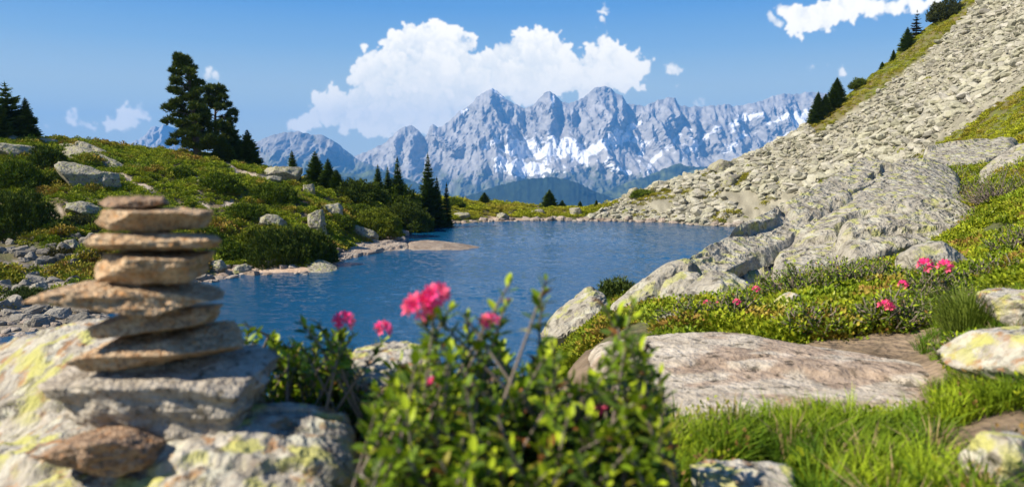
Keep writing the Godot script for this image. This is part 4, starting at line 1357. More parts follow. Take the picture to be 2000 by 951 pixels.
func stone_pine(p: Vector3, h: float, lobes: Array, lean: float, sd: int, label: String, tone: Color, size := 0.5) -> void:
	# lobes: side, height share, reach (metres), radius
	var r := RandomNumberGenerator.new()
	r.seed = sd
	var o := base("stone_pine", p - Vector3(0, 0.1, 0), label, "tree", "stone pines on the knoll")
	var f := Foliage.new()
	var limbs := []
	var trunk := [Vector3(0, -0.3, 0), Vector3(lean * 0.1, h * 0.2, 0), Vector3(lean * 0.5, h * 0.55, 0.1), Vector3(lean, h * 0.95, 0)]
	limbs.append([trunk, [h * 0.042, h * 0.03, h * 0.017, 0.02]])
	for k in 5:
		var a := TAU * k / 5.0 + 0.4
		limbs.append([[Vector3(0, 0.5, 0), Vector3(cos(a) * 0.45, 0.12, sin(a) * 0.45), Vector3(cos(a) * 1.0, -0.25, sin(a) * 1.0)], [h * 0.02, h * 0.015, 0.04]])
	for l in lobes:
		var y: float = h * l[1]
		var stem := Vector3(lean * l[1] * l[1], y * 0.93, 0)
		var c := Vector3(stem.x + l[0], y, l[2])
		limbs.append([[stem - Vector3(0, 0.3, 0), (stem + c) * 0.5 - Vector3(0, 0.15, 0), c], [0.07, 0.05, 0.02]])
		var rad: float = l[3]
		var n := int(200 * rad * rad)
		for k in n:
			var q := Vector3(r.randfn(), r.randfn() * 0.75, r.randfn()).normalized() * rad * pow(r.randf(), 0.33)
			q.y = q.y * 0.6 + 0.1 * rad
			tuft(f, c + q, (q + Vector3(0, rad * 0.45, 0)).normalized(), size, tone, r, 8)
	put("crown", foliage_mesh(f), mats.needles, o)
	put("trunk", tube_mesh(limbs, 7), mats.bark, o)

func build_trees() -> void:
	var r := RandomNumberGenerator.new()
	r.seed = 8
	# the two stone pines on the knoll
	var p := land(385, 309, 86.0)
	var k := -p.z / F
	var h := 199.0 * k
	var lobes := []
	for i in 60:
		var t := 0.10 + 0.88 * i / 59.0
		var half := lerpf(50.0, 8.0, pow(clampf((t - 0.3) / 0.7, 0, 1), 1.1)) if t > 0.3 else lerpf(26.0, 52.0, clampf(t / 0.3, 0, 1))
		var s := -1.0 if i % 2 else 1.0
		var x := (s * half * r.randf_range(0.1, 0.95) - 14.0 * t + 2.0) * k
		lobes.append([x, t, r.randf_range(-0.7, 0.7) * half * k, r.randf_range(8.0, 14.0) * k * (1.15 - 0.45 * t)])
	lobes.append([-46 * k, 0.15, 0.3, 10 * k])
	lobes.append([-38 * k, 0.22, 0.0, 10 * k])
	stone_pine(p, h, lobes, -14.0 * k, 81, "tall dark stone pine with a thick flared trunk on the knoll", Color(0.085, 0.11, 0.018))
	p = land(420, 306, 88.0)
	k = -p.z / F
	h = 138.0 * k
	lobes = []
	for i in 40:
		var t := 0.1 + 0.87 * i / 39.0
		var half := 36.0 * sin(PI * clampf(0.22 + 0.7 * t, 0, 1)) + 4.0
		var s := -1.0 if i % 2 else 1.0
		lobes.append([s * half * r.randf_range(0.05, 0.95) * k, t, r.randf_range(-0.6, 0.6) * half * k, r.randf_range(8.0, 13.0) * k * (1.1 - 0.35 * t)])
	stone_pine(p, h, lobes, 6.0 * k, 82, "shorter rounded stone pine close behind the tall one on its right", Color(0.08, 0.105, 0.018))
	var g := "young spruces on the knoll"
	spruce(450, 312, 222, 87.0, 46, 83, "slender spruce leaning against the right side of the stone pines", g)
	spruce(484, 322, 252, 85.0, 44, 84, "small spruce farthest right of the knoll group", g)
	spruce(468, 320, 272, 86.0, 40, 93, "low bushy spruce between the slender spruce and the farthest right one", g)
	spruce(436, 312, 268, 86.0, 40, 94, "low bushy spruce at the right foot of the tall stone pine", g)
	g = "spruces beside the table-like boulder"
	spruce(616, 360, 294, 80.0, 38, 85, "tallest of the three spruces right of the table-like boulder", g)
	spruce(641, 370, 308, 78.0, 36, 86, "middle spruce of the three right of the table-like boulder", g)
	spruce(657, 374, 330, 78.0, 34, 87, "smallest spruce of the three right of the table-like boulder", g)
	spruce(570, 322, 293, 84.0, 26, 88, "tiny spruce growing behind the table-like boulder", g)
	g = "spruces on the ridge in the middle"
	spruce(738, 362, 320, 97.0, 28, 89, "short spruce left in the ridge group before the range", g)
	spruce(776, 356, 305, 98.0, 34, 90, "taller spruce right in the ridge group before the range", g)
	spruce(757, 360, 325, 98.0, 26, 95, "low spruce in the middle of the ridge group before the range", g)
	spruce(836, 378, 299, 101.0, 42, 91, "tallest spruce of the ridge standing alone before the range", g, "spruce_tree", Color(0.085, 0.125, 0.02))
	spruce(853, 380, 345, 101.0, 34, 92, "low spruce at the right foot of the tallest ridge spruce", g)
	spruce(872, 384, 356, 102.0, 24, 96, "smallest spruce at the end of the ridge slope", g)
	g = "small conifers behind the far shore"
	spruce(946, 392, 375, 126.0, 22, 97, "round dark conifer on the meadow of the far shore", g, "small_conifer")
	spruce(1073, 404, 369, 127.0, 30, 98, "largest spruce on the far shore", g)
	spruce(1098, 404, 390, 127.0, 18, 99, "bushy little spruce right of the largest far shore spruce", g)
	spruce(1133, 408, 392, 127.0, 12, 110, "thin little spruce at the low point of the far shore", g)
	spruce(1165, 404, 390, 125.0, 10, 111, "tiny spruce where the scree begins", g)
	g = "conifers along the edge of the scree"
	spruce(1597, 240, 178, 123.0, 30, 112, "dark conifer lowest on the edge of the scree", g, "spruce_tree", Color(0.075, 0.11, 0.02), 1.3)
	spruce(1612, 228, 182, 123.0, 26, 120, "shorter dark conifer second on the edge of the scree", g, "spruce_tree", Color(0.075, 0.11, 0.02), 1.3)
	spruce(1634, 210, 150, 124.0, 34, 113, "broad dark conifer third on the edge of the scree", g, "spruce_tree", Color(0.075, 0.11, 0.02), 1.4)
	spruce(1772, 98, 52, 129.0, 26, 114, "thin spruce high on the edge of the scree", g)
	spruce(1790, 75, 18, 130.0, 24, 115, "bare larch with sparse twigs near the top of the scree edge", g, "larch_tree", Color(0.06, 0.06, 0.035), 0.42)
	spruce(1746, 112, 96, 129.0, 12, 116, "tiny spruce below the thin one on the scree edge", g)
	spruce(1724, 132, 120, 128.0, 10, 117, "smallest seedling spruce on the scree edge", g)
	g = "trees at the left edge"
	spruce(14, 268, 158, 84.0, 84, 118, "broad larch with flat layered branches at the left edge", g, "larch_tree", Color(0.10, 0.14, 0.025), 0.5, 0.0)
	spruce(52, 268, 189, 82.0, 42, 119, "narrow spruce right of the larch at the left edge", g)
	spruce(-16, 270, 172, 80.0, 62, 121, "dense spruce cut off by the left edge", g, "spruce_tree", Color(0.08, 0.115, 0.02), 1.2, 0.0)

# ---------------------------------------------------------------- ground cover
func heath_clump(sd: int, leaves: int, rad: float, high: float, size: float) -> ArrayMesh:
	var r := RandomNumberGenerator.new()
	r.seed = sd
	var f := Foliage.new()
	for i in leaves:
		var a := r.randf() * TAU
		var q := sqrt(r.randf())
		var p := Vector3(cos(a) * q * rad, high * (1.0 - q * q * 0.8) * r.randf_range(0.35, 1.0), sin(a) * q * rad)
		var d := Vector3(cos(a) * q + r.randf_range(-0.7, 0.7), r.randf_range(0.25, 1.2), sin(a) * q + r.randf_range(-0.7, 0.7)).normalized()
		f.leaf(p, d, Vector3(r.randf_range(-1, 1), 1, r.randf_range(-1, 1)).normalized(), size * r.randf_range(0.7, 1.3), size * 0.3, Color(1, 1, 1) * r.randf_range(0.7, 1.25))
	return foliage_mesh(f)

func build_ground_cover() -> void:
	var r := RandomNumberGenerator.new()
	r.seed = 300
	var scree := poly(SCREE)
	var kinds := []
	for i in 5:
		kinds.append(heath_clump(310 + i, 90, 0.42, 0.34 + 0.1 * (i % 3), 0.15))
	var tones := [Color(0.13, 0.18, 0.012), Color(0.26, 0.28, 0.016), Color(0.14, 0.19, 0.014), Color(0.27, 0.22, 0.03), Color(0.22, 0.13, 0.035)]
	var places := [[], [], [], [], []]
	var colors := [[], [], [], [], []]
	var zone := fnl(88, 0.16, 3)
	var count := 0
	var tries := 0
	while count < 28000 and tries < 90000:
		tries += 1
		var px := r.randf_range(-60, 1180) if r.randf() < 0.7 else r.randf_range(1180, 2080)
		var d := 38.0 + 98.0 * pow(r.randf(), 0.8)
		var x := (px - 1000.0) / F * d
		var p := Vector3(x, gy(x, -d), -d)
		if p.y < 0.35:
			continue
		var s := spot(p)
		var n := patches.get_noise_2d(p.x, p.z)
		var kind := soil(p, s, scree, n)
		var z := zone.get_noise_2d(p.x, p.z)
		if kind == 1 or kind == 2:
			continue
		if kind == 3 and (n < 0.19 or s.y < 335 or s.x > 1640) and r.randf() > 0.004:
			continue
		if d < 57.0 and px < 420 and z < 0.0:
			continue
		if kind == 0 and z < -0.42:
			continue
		var k := r.randi() % 5
		var sc := r.randf_range(0.55, 1.15) * (0.8 if kind == 4 else 1.0) * (1.0 + maxf(z, 0.0) * 0.9)
		places[k].append(Transform3D(Basis(Vector3.UP, r.randf() * TAU).scaled(Vector3(sc, sc * r.randf_range(0.7, 1.15), sc)), p - Vector3(0, 0.04, 0)))
		var ti := clampf(1.6 + z * 3.2 + r.randf_range(-0.8, 0.8), 0, 3.99)
		var col: Color = tones[int(ti)].lerp(tones[mini(int(ti) + 1, 4)], ti - int(ti))
		if kind == 4:
			col = tones[1].lerp(tones[4], clampf(0.25 + n + r.randf_range(-0.2, 0.2), 0, 1))
		if d > 105:
			col = tones[1].lerp(tones[3], clampf(0.3 + n, 0, 1))
		colors[k].append(col * r.randf_range(0.95, 1.5))
		count += 1
	var holder := Node3D.new()
	holder.name = "alpine_heath"
	add_child(holder)
	tag(holder, "low green and brown alpine heath covering the slopes around the lake", "heath", "", "stuff")
	for k in 5:
		many("clumps", kinds[k], mats.heath, places[k], colors[k], holder)
	# low leafy cover between the rocks near the path
	var near := []
	for i in 4:
		near.append(heath_clump(330 + i, 150, 0.13, 0.10, 0.026))
	places = [[], [], [], []]
	colors = [[], [], [], []]
	count = 0
	tries = 0
	while count < 9000 and tries < 60000:
		tries += 1
		var px := r.randf_range(1080, 2120)
		var d := 4.4 + 22.0 * pow(r.randf(), 1.6)
		var x := (px - 1000.0) / F * d
		var p := Vector3(x, gy(x, -d), -d)
		var n := patches.get_noise_2d(p.x * 6.0, p.z * 6.0)
		if n < -0.12 or (px < 1300 and d < 6.0):
			continue
		var k := r.randi() % 4
		var sc := r.randf_range(0.6, 1.4) * (0.9 + d * 0.04)
		places[k].append(Transform3D(Basis(Vector3.UP, r.randf() * TAU).scaled(Vector3.ONE * sc), p - Vector3(0, 0.02, 0)))
		var ti := clampf(1.2 + zone.get_noise_2d(p.x * 9.0, p.z * 9.0) * 5.0 + r.randf_range(-0.9, 0.9), 0, 3.9)
		colors[k].append(tones[int(ti)].lerp(tones[int(ti) + 1], ti - int(ti)) * r.randf_range(0.9, 1.5))
		count += 1
	holder = Node3D.new()
	holder.name = "leafy_cover"
	add_child(holder)
	tag(holder, "low leafy plants covering the ground between path slab and outcrop", "ground cover", "", "stuff")
	for k in 4:
		many("clumps", near[k], mats.leaf_mass, places[k], colors[k], holder)

# ---------------------------------------------------------------- shrubs
func dwarf_pine_mesh(sd: int, a: Vector3, shoots: int, size: float, tone: Color) -> ArrayMesh:
	# upturned shoots over a lumpy mound; a: half sizes
	var r := RandomNumberGenerator.new()
	r.seed = sd
	var n := fnl(sd, 0.9, 3)
	var f := Foliage.new()
	for i in shoots:
		var d := Vector3(r.randfn(), absf(r.randfn()) * 0.9, r.randfn()).normalized()
		var lump := 0.82 + 0.34 * n.get_noise_3dv(d * 2.2)
		var p := d * a * lump * pow(r.randf(), 0.16)
		tuft(f, p, (d * 0.7 + Vector3(0, 0.9, 0)).normalized(), size * r.randf_range(0.8, 1.25), tone * r.randf_range(0.6, 1.35), r, 6)
	return foliage_mesh(f)

func shrub(called: String, px: float, py: float, d: float, w: float, h: float, sd: int, label: String, tone: Color, size := 0.34, dense := 1.0, group := "dwarf pine shrubs on the left slopes") -> void:
	# px, py: where it meets the ground; w, h in pixels of the photograph
	var p := land(px, py, d)
	var k := -p.z / F
	var a := Vector3(w * 0.5 * k, h * k, w * 0.4 * k)
	var o := base(called, p - Vector3(0, h * k * 0.12, 0), label, "shrub", group)
	var area := a.x * (a.y + a.z) / (size * size)
	put("foliage", dwarf_pine_mesh(sd, a, int(clampf(area * 16.0 * dense, 150, 5200)), size, tone), mats.needles, o)
	var paths := []
	for i in 6:
		var t := TAU * i / 6.0 + 0.3
		paths.append([[Vector3(0, -0.1, 0), Vector3(cos(t) * a.x * 0.35, a.y * 0.15, sin(t) * a.z * 0.35), Vector3(cos(t) * a.x * 0.7, a.y * 0.45, sin(t) * a.z * 0.7)], [size * 0.16, size * 0.12, size * 0.05]])
	put("stem", tube_mesh(paths, 5), mats.bark, o)

func build_bushes() -> void:
	var dark := Color(0.075, 0.105, 0.014)
	var mid := Color(0.105, 0.145, 0.012)
	var bright := Color(0.16, 0.19, 0.016)
	var n := "dwarf_pine"
	shrub(n, 40, 455, 52.0, 150, 115, 401, "big dark dwarf pine at the left edge", dark, 0.3)
	shrub(n, 30, 360, 64.0, 120, 60, 402, "dark shrub above the big dwarf pine at the left edge", mid, 0.32)
	shrub(n, 95, 330, 70.0, 90, 62, 403, "dark dwarf pine left of the flat-topped boulder", dark, 0.32)
	shrub(n, 120, 365, 66.0, 70, 40, 404, "dwarf pine in the shade below the flat-topped boulder", dark, 0.32)
	shrub(n, 430, 372, 77.0, 96, 42, 405, "rounded green dwarf pine beside the narrow path", mid, 0.3)
	shrub(n, 350, 345, 80.0, 66, 24, 406, "low dark shrub left of the narrow path on the knoll", mid, 0.3)
	shrub(n, 530, 392, 74.0, 130, 44, 407, "wide green dwarf pine below the table-like boulder", mid, 0.3)
	shrub(n, 480, 425, 70.0, 100, 34, 408, "low green shrub above the beach beside the path", mid, 0.28)
	shrub(n, 700, 388, 84.0, 130, 48, 409, "dark dwarf pine right of the three spruces", dark, 0.32)
	shrub(n, 760, 405, 88.0, 150, 66, 410, "dense dwarf pine mass on the slope above the bay", mid, 0.34)
	shrub(n, 795, 452, 93.0, 120, 78, 411, "very dark dwarf pine hanging over the bay", dark, 0.34)
	shrub(n, 700, 430, 79.0, 90, 40, 412, "green dwarf pine right of the pyramid-shaped boulder", mid, 0.3)
	shrub(n, 730, 455, 80.0, 140, 62, 413, "bright green dwarf pine above the shore rocks", bright, 0.3)
	shrub(n, 660, 442, 77.0, 70, 30, 414, "small green shrub between the two shore boulders", mid, 0.28)
	shrub(n, 545, 510, 62.5, 160, 92, 415, "dark shrub with a shaded foot behind the sandy beach", dark, 0.28)
	shrub(n, 612, 505, 63.0, 110, 76, 416, "dark dwarf pine at the right end of the sandy beach", dark, 0.28)
	shrub(n, 450, 510, 61.5, 100, 52, 417, "green shrub at the left end of the sandy beach", mid, 0.28)
	shrub(n, 492, 505, 63.0, 76, 84, 418, "yellowish young conifer shrub behind the beach", bright, 0.28)
	shrub(n, 400, 470, 63.0, 80, 36, 419, "green shrub right of the cairn above the beach", mid, 0.28)
	shrub(n, 120, 505, 52.0, 80, 26, 420, "low brownish shrub on the left bank", Color(0.085, 0.075, 0.026), 0.22)
	shrub(n, 50, 590, 44.5, 100, 34, 421, "bright grassy shrub low on the left bank", Color(0.10, 0.13, 0.03), 0.22)
	shrub(n, 160, 440, 57.0, 90, 26, 422, "low heath bush above the jagged pale rock", Color(0.08, 0.085, 0.028), 0.22)
	shrub(n, 885, 402, 116.0, 60, 18, 424, "low shrub on the meadow left of the far shore", mid, 0.3)
	shrub(n, 1255, 385, 121.0, 60, 18, 425, "dark low pine behind the bulky boulder at the scree's end", mid, 0.34)
	shrub(n, 1680, 172, 125.0, 46, 24, 426, "dark pine scrub on the edge of the scree", dark, 0.36)
	shrub(n, 1850, 35, 130.0, 90, 44, 427, "dark pine scrub at the top of the scree edge", Color(0.05, 0.06, 0.02), 0.36)
	shrub("juniper_shrub", 1207, 588, 13.0, 124, 66, 423, "round green juniper at the water's edge in front of the lake", Color(0.07, 0.10, 0.022), 0.10, 0.9, "")

# ---------------------------------------------------------------- alpenrose
func leaf_mesh(bend: float, wide: float, col: Color) -> ArrayMesh:
	# a leathery leaf one metre long (scaled later), folded along the midrib, tip bent down
	var v := PackedVector3Array()
	var idx := PackedInt32Array()
	var prof := [0.05, 0.62, 0.95, 1.0, 0.72, 0.12]
	for i in 6:
		var t := i / 5.0
		var y := -bend * t * t
		var w: float = prof[i] * wide
		v.append(Vector3(-w, y + w * 0.35, t))
		v.append(Vector3(0, y, t))
		v.append(Vector3(w, y + w * 0.35, t))
	for i in 5:
		for k in 2:
			var a := i * 3 + k
			idx.append_array(PackedInt32Array([a, a + 3, a + 1, a + 1, a + 3, a + 4]))
	var c := PackedColorArray()
	c.resize(v.size())
	c.fill(col)
	return mesh_of(v, idx, c)

func flower_mesh() -> ArrayMesh:
	# a small bell of five lobes opening along +Y, one unit long
	var v := PackedVector3Array()
	var idx := PackedInt32Array()
	for k in 5:
		var a := TAU * k / 5.0
		var first := v.size()
		for s in [[0.0, 0.12, 0.0], [-0.58, 0.22, 0.45], [0.58, 0.22, 0.45], [-0.5, 0.5, 0.8], [0.5, 0.5, 0.8], [0.0, 0.82, 0.95]]:
			var w: float = a + s[0]
			v.append(Vector3(cos(w) * s[1], s[2], sin(w) * s[1]))
		for q in [[0, 1, 2], [1, 3, 2], [2, 3, 4], [3, 5, 4]]:
			for n in q:
				idx.append(first + n)
	return mesh_of(v, idx)

func facing(z: Vector3, roll: float) -> Basis:
	var up := Vector3.UP if absf(z.y) < 0.95 else Vector3.RIGHT
	var x := up.cross(z).normalized()
	var y := z.cross(x)
	return Basis(x, y, z) * Basis(Vector3(0, 0, 1), roll)

var leaf_kinds := []
var bell: ArrayMesh

func truss(parent: Node3D, p: Vector3, size: float, n: int, sd: int) -> void:
	# a cluster of bells facing outwards
	var r := RandomNumberGenerator.new()
	r.seed = sd
	var o := Node3D.new()
	o.name = "flower_cluster"
	parent.add_child(o, true)
	o.position = p
	for k in n:
		var t := (k + 0.5) / n
		var a := k * 2.4
		var d := Vector3(cos(a) * sqrt(1.0 - pow(1.0 - t * 1.3, 2.0)), 1.0 - t * 1.3, sin(a) * sqrt(1.0 - pow(1.0 - t * 1.3, 2.0))).normalized()
		var f := put("flower", bell, mats.petal if r.randf() < 0.7 else mats.petal_pale, o)
		f.transform = Transform3D(facing(d, r.randf() * TAU) * Basis(Vector3.RIGHT, PI / 2.0) * Basis.from_scale(Vector3.ONE * size * r.randf_range(0.42, 0.55)), d * size * 0.28)

func leaf_tint(r: RandomNumberGenerator) -> int:
	var q := r.randf()
	return 0 if q < 0.44 else 1 if q < 0.60 else 2 if q < 0.88 else 3 if q < 0.95 else 4

func alpenrose(root: Vector3, tips: Array, length: float, sd: int, label: String, group: String, parts: int, per := 14) -> Node3D:
	# tips: where the shoots end (world). Leaves are set in rosettes along the last stretch of each shoot.
	var r := RandomNumberGenerator.new()
	r.seed = sd
	var o := base("alpenrose_shrub", root, label, "shrub", group)
	var stems := []
	var leaves := []
	for t: Vector3 in tips:
		var e := t - root
		var start := Vector3(e.x * r.randf_range(0.1, 0.6), 0.0, e.z * r.randf_range(0.1, 0.6))
		start.y = minf(e.y - 0.06, r.randf_range(-0.05, 0.08))
		var knee := start.lerp(e, 0.55) + Vector3(r.randf_range(-1, 1), r.randf_range(-0.6, 0.2), r.randf_range(-1, 1)) * 0.32 * start.distance_to(e)
		stems.append([[start, start.lerp(knee, 0.6) + Vector3(r.randf_range(-0.02, 0.02), 0.0, 0), knee, knee.lerp(e, 0.6), e], [0.007, 0.0056, 0.0045, 0.0034, 0.002]])
		var dir := ((e - knee).normalized() + Vector3(0, 0.25, 0)).normalized()
		var n := int(per * r.randf_range(0.75, 1.3))
		for k in n:
			var q := k / float(n)
			var a := k * 2.399
			var b := facing(dir, a)
			var out := (b.x * lerpf(1.0, 0.45, q) + dir * lerpf(0.15, 1.0, q)).normalized()
			var p := e - dir * length * lerpf(2.4, 0.0, q)
			var s := length * r.randf_range(0.7, 1.15) * lerpf(1.0, 0.72, q)
			var kind := leaf_tint(r)
			if q > 0.72 and r.randf() < 0.35:
				kind = 1
			leaves.append([p, Transform3D(facing(out, r.randf_range(-0.5, 0.5)) * Basis.from_scale(Vector3.ONE * s), p), kind])
	put("stem", tube_mesh(stems, 5), mats.twig, o)
	leaves.sort_custom(func(x, y): return (root + x[0]).distance_squared_to(Vector3(0, EYE, 0)) < (root + y[0]).distance_squared_to(Vector3(0, EYE, 0)))
	var rest := [[], [], [], [], []]
	for i in leaves.size():
		var l: Array = leaves[i]
		if i < parts:
			put("leaf", leaf_kinds[l[2]], mats.leaf_mass, o).transform = l[1]
		else:
			rest[l[2]].append(l[1])
	# the leaves behind, joined
	var v := PackedVector3Array()
	var c := PackedColorArray()
	var idx := PackedInt32Array()
	for k in 5:
		var a: Array = leaf_kinds[k].surface_get_arrays(0)
		for t: Transform3D in rest[k]:
			var first := v.size()
			for p: Vector3 in a[Mesh.ARRAY_VERTEX]:
				v.append(t * p)
			c.append_array(a[Mesh.ARRAY_COLOR])
			for i: int in a[Mesh.ARRAY_INDEX]:
				idx.append(first + i)
	if v.size():
		put("foliage", mesh_of(v, idx, c), mats.leaf_mass, o).set_meta("kind", "stuff")
	return o

func build_alpenrose() -> void:
	var r := RandomNumberGenerator.new()
	r.seed = 500
	leaf_kinds = [leaf_mesh(0.12, 0.20, Color(0.12, 0.19, 0.012)), leaf_mesh(0.05, 0.22, Color(0.30, 0.38, 0.02)), leaf_mesh(0.2, 0.19, Color(0.06, 0.10, 0.018)), leaf_mesh(0.25, 0.15, Color(0.22, 0.20, 0.03)), leaf_mesh(0.3, 0.15, Color(0.20, 0.09, 0.03))]
	bell = flower_mesh()
	# the big bush in the middle foreground
	var tips := []
	for i in 470:
		var px := r.randf_range(715, 1300)
		var crest := 655.0 + 30.0 * absf((px - 960.0) / 250.0) + 42.0 * sin(px * 0.045) + 22.0 * sin(px * 0.017 + 2.0)
		var py := crest + (940.0 - crest) * pow(r.randf(), 0.8)
		tips.append(at(px, py, r.randf_range(1.28, 1.95) + (py - 700) * -0.0007))
	for t in [[1000, 545, 1.5], [1068, 545, 1.45], [1058, 585, 1.5], [1180, 595, 1.5], [1238, 588, 1.55], [880, 600, 1.5], [905, 612, 1.45], [985, 600, 1.5], [1205, 610, 1.5], [1275, 680, 1.55], [850, 600, 1.42], [822, 628, 1.42], [845, 612, 1.43], [955, 648, 1.46]]:
		tips.append(at(t[0], t[1], t[2]))
	var root := at(1010, 1010, 1.6)
	root.y = gy(root.x, root.z)
	var o := alpenrose(root, tips, 0.046, 510, "large leafy alpenrose bush with pink flowers in the middle foreground", "alpenrose bushes in the foreground", 300)
	truss(o, at(852, 578, 1.42) - root, 0.036, 12, 1)
	truss(o, at(818, 603, 1.42) - root, 0.043, 14, 2)
	truss(o, at(955, 630, 1.46) - root, 0.027, 8, 3)
	truss(o, at(850, 748, 1.4) - root, 0.02, 5, 4)
	truss(o, at(1195, 800, 1.42) - root, 0.028, 6, 5)
	truss(o, at(1165, 803, 1.42) - root, 0.018, 4, 6)
	# the bush between it and the cairn
	tips = []
	for i in 200:
		var px := r.randf_range(525, 770)
		var crest := 645.0 if px < 680 else 765.0
		var py := crest + ((790.0 if px < 700 else 900.0) - crest) * pow(r.randf(), 0.85)
		tips.append(at(px, py, r.randf_range(1.9, 2.25)))
	for t in [[585, 625, 1.9], [620, 630, 1.9], [540, 670, 1.9], [605, 640, 1.85], [690, 650, 1.9], [640, 660, 1.85], [670, 648, 1.85], [748, 664, 1.85]]:
		tips.append(at(t[0], t[1], t[2]))
	root = at(640, 830, 2.1)
	root.y = gy(root.x, root.z)
	o = alpenrose(root, tips, 0.042, 511, "smaller alpenrose bush beside the cairn rock with two pink clusters", "alpenrose bushes in the foreground", 300)
	truss(o, at(670, 631, 1.85) - root, 0.038, 9, 7)
	truss(o, at(748, 645, 1.85) - root, 0.032, 9, 8)
	root = at(500, 720, 2.3)
	root.y = minf(root.y, EYE - 0.6)
	alpenrose(root, [at(473, 632, 2.1), at(484, 650, 2.1), at(495, 668, 2.1)], 0.05, 512, "single leafy alpenrose shoot between the cairn and the water", "alpenrose bushes in the foreground", 60, 9)
	# dead twigs and roots lying in front of the bushes
	var twig_seed := RandomNumberGenerator.new()
	twig_seed.seed = 9
	for q in [[980, 900, 1130, 890, 1.5], [1000, 920, 1200, 840, 1.55], [560, 860, 690, 900, 1.7], [700, 930, 900, 945, 1.5], [600, 800, 700, 870, 1.8], [1100, 800, 1230, 720, 1.6], [1730, 905, 2010, 898, 2.2], [860, 860, 930, 945, 1.45]]:
		var a := at(q[0], q[1], q[4])
		var b := at(q[2], q[3], q[4])
		var mid := a.lerp(b, 0.5) + Vector3(0, twig_seed.randf_range(-0.03, 0.04), twig_seed.randf_range(-0.04, 0.04))
		var t := put("dead_twig", tube_mesh([[[a - a, a.lerp(mid, 0.5) - a + Vector3(0, 0.008, 0), mid - a, mid.lerp(b, 0.5) - a - Vector3(0, 0.01, 0), b - a], [0.008, 0.0075, 0.006, 0.005, 0.003]]], 6), mats.pale_twig)
		t.position = a
		tag(t, ["grey dead twig under the middle of the large alpenrose", "longer grey twig crossing the foot of the large alpenrose", "dead twig between the cairn rock and the smaller alpenrose", "twig lying at the bottom edge below the alpenrose", "dead twig beside the grey rock hump", "twig inside the right side of the large alpenrose", "grey branch lying in the grass at the lower right", "steep dead twig at the bottom left of the large alpenrose"][used["dead_twig"] - 1], "twig", "dead twigs")
	# alpenrose on the slope below the outcrop
	var beds := [
		[1340, 640, 7.0, 150, 60, "alpenrose with scattered red buds left below the outcrop"], [1440, 630, 6.4, 190, 70, "alpenrose patch behind the path slab with small red flowers"],
		[1420, 560, 8.4, 140, 50, "alpenrose growing in the gap under the leaning slab"], [1380, 545, 9.0, 100, 44, "small alpenrose at the foot of the leaning slab"],
		[1560, 590, 7.2, 220, 80, "twiggy alpenrose below the middle of the outcrop face"], [1650, 575, 7.4, 200, 78, "dense alpenrose under the yellow-lichened bulge"],
		[1720, 560, 7.8, 160, 66, "alpenrose left of the squarish grey block"], [1600, 650, 5.6, 200, 60, "bright green low alpenrose behind the path slab"],
		[1750, 640, 5.2, 190, 80, "alpenrose left of the grass tussock with single pink flowers"], [1820, 600, 5.4, 190, 90, "tall alpenrose behind the grass tussock carrying two pink clusters"],
		[1950, 560, 6.0, 180, 66, "alpenrose at the right edge above the pale rock"], [1690, 505, 10.8, 130, 40, "small alpenrose rooted on the lower outcrop"],
		[1820, 480, 11.4, 160, 44, "alpenrose with pink buds on the ledge of the outcrop"], [1950, 400, 14.0, 170, 90, "dark alpenrose in the cleft below the huge pale boulder"],
		[1860, 370, 17.0, 140, 60, "alpenrose in the green gully beside the outcrop"], [1500, 470, 12.2, 60, 50, "sprig of alpenrose in a crack of the outcrop face"],
		[1990, 500, 7.6, 140, 70, "alpenrose on the slanting slab at the right edge"], [1900, 700, 3.6, 160, 50, "alpenrose between the tussock and the path slab"],
	]
	var i := 0
	for b in beds:
		i += 1
		var p := land(b[0], b[1], b[2])
		var k := -p.z / F
		tips = []
		var n := int(b[3] * b[4] / 90.0)
		for j in n:
			var a := r.randf() * TAU
			var q := sqrt(r.randf())
			tips.append(p + Vector3(cos(a) * q * b[3] * 0.5 * k, b[4] * k * (1.0 - 0.75 * q * q) * r.randf_range(0.35, 1.0) + 0.03, sin(a) * q * b[3] * 0.42 * k))
		o = alpenrose(p, tips, 0.04, 520 + i, b[5], "alpenrose shrubs below the outcrop", 0, 10)
		for t in [[1808, 520, 0.055, 10], [1848, 522, 0.05, 8], [1765, 557, 0.035, 10], [1730, 597, 0.04, 9], [1740, 600, 0.03, 9], [1477, 620, 0.04, 7], [1403, 595, 0.03, 5], [1382, 592, 0.03, 5], [1375, 630, 0.03, 2], [1440, 590, 0.028, 2], [1478, 565, 0.028, 2], [1655, 500, 0.035, 12], [1850, 470, 0.035, 13], [1905, 462, 0.03, 13]]:
			if t[3] == i:
				truss(o, at(t[0], t[1], -p.z - b[3] * 0.3 * k) - p, t[2] * 1.3, 7, i)

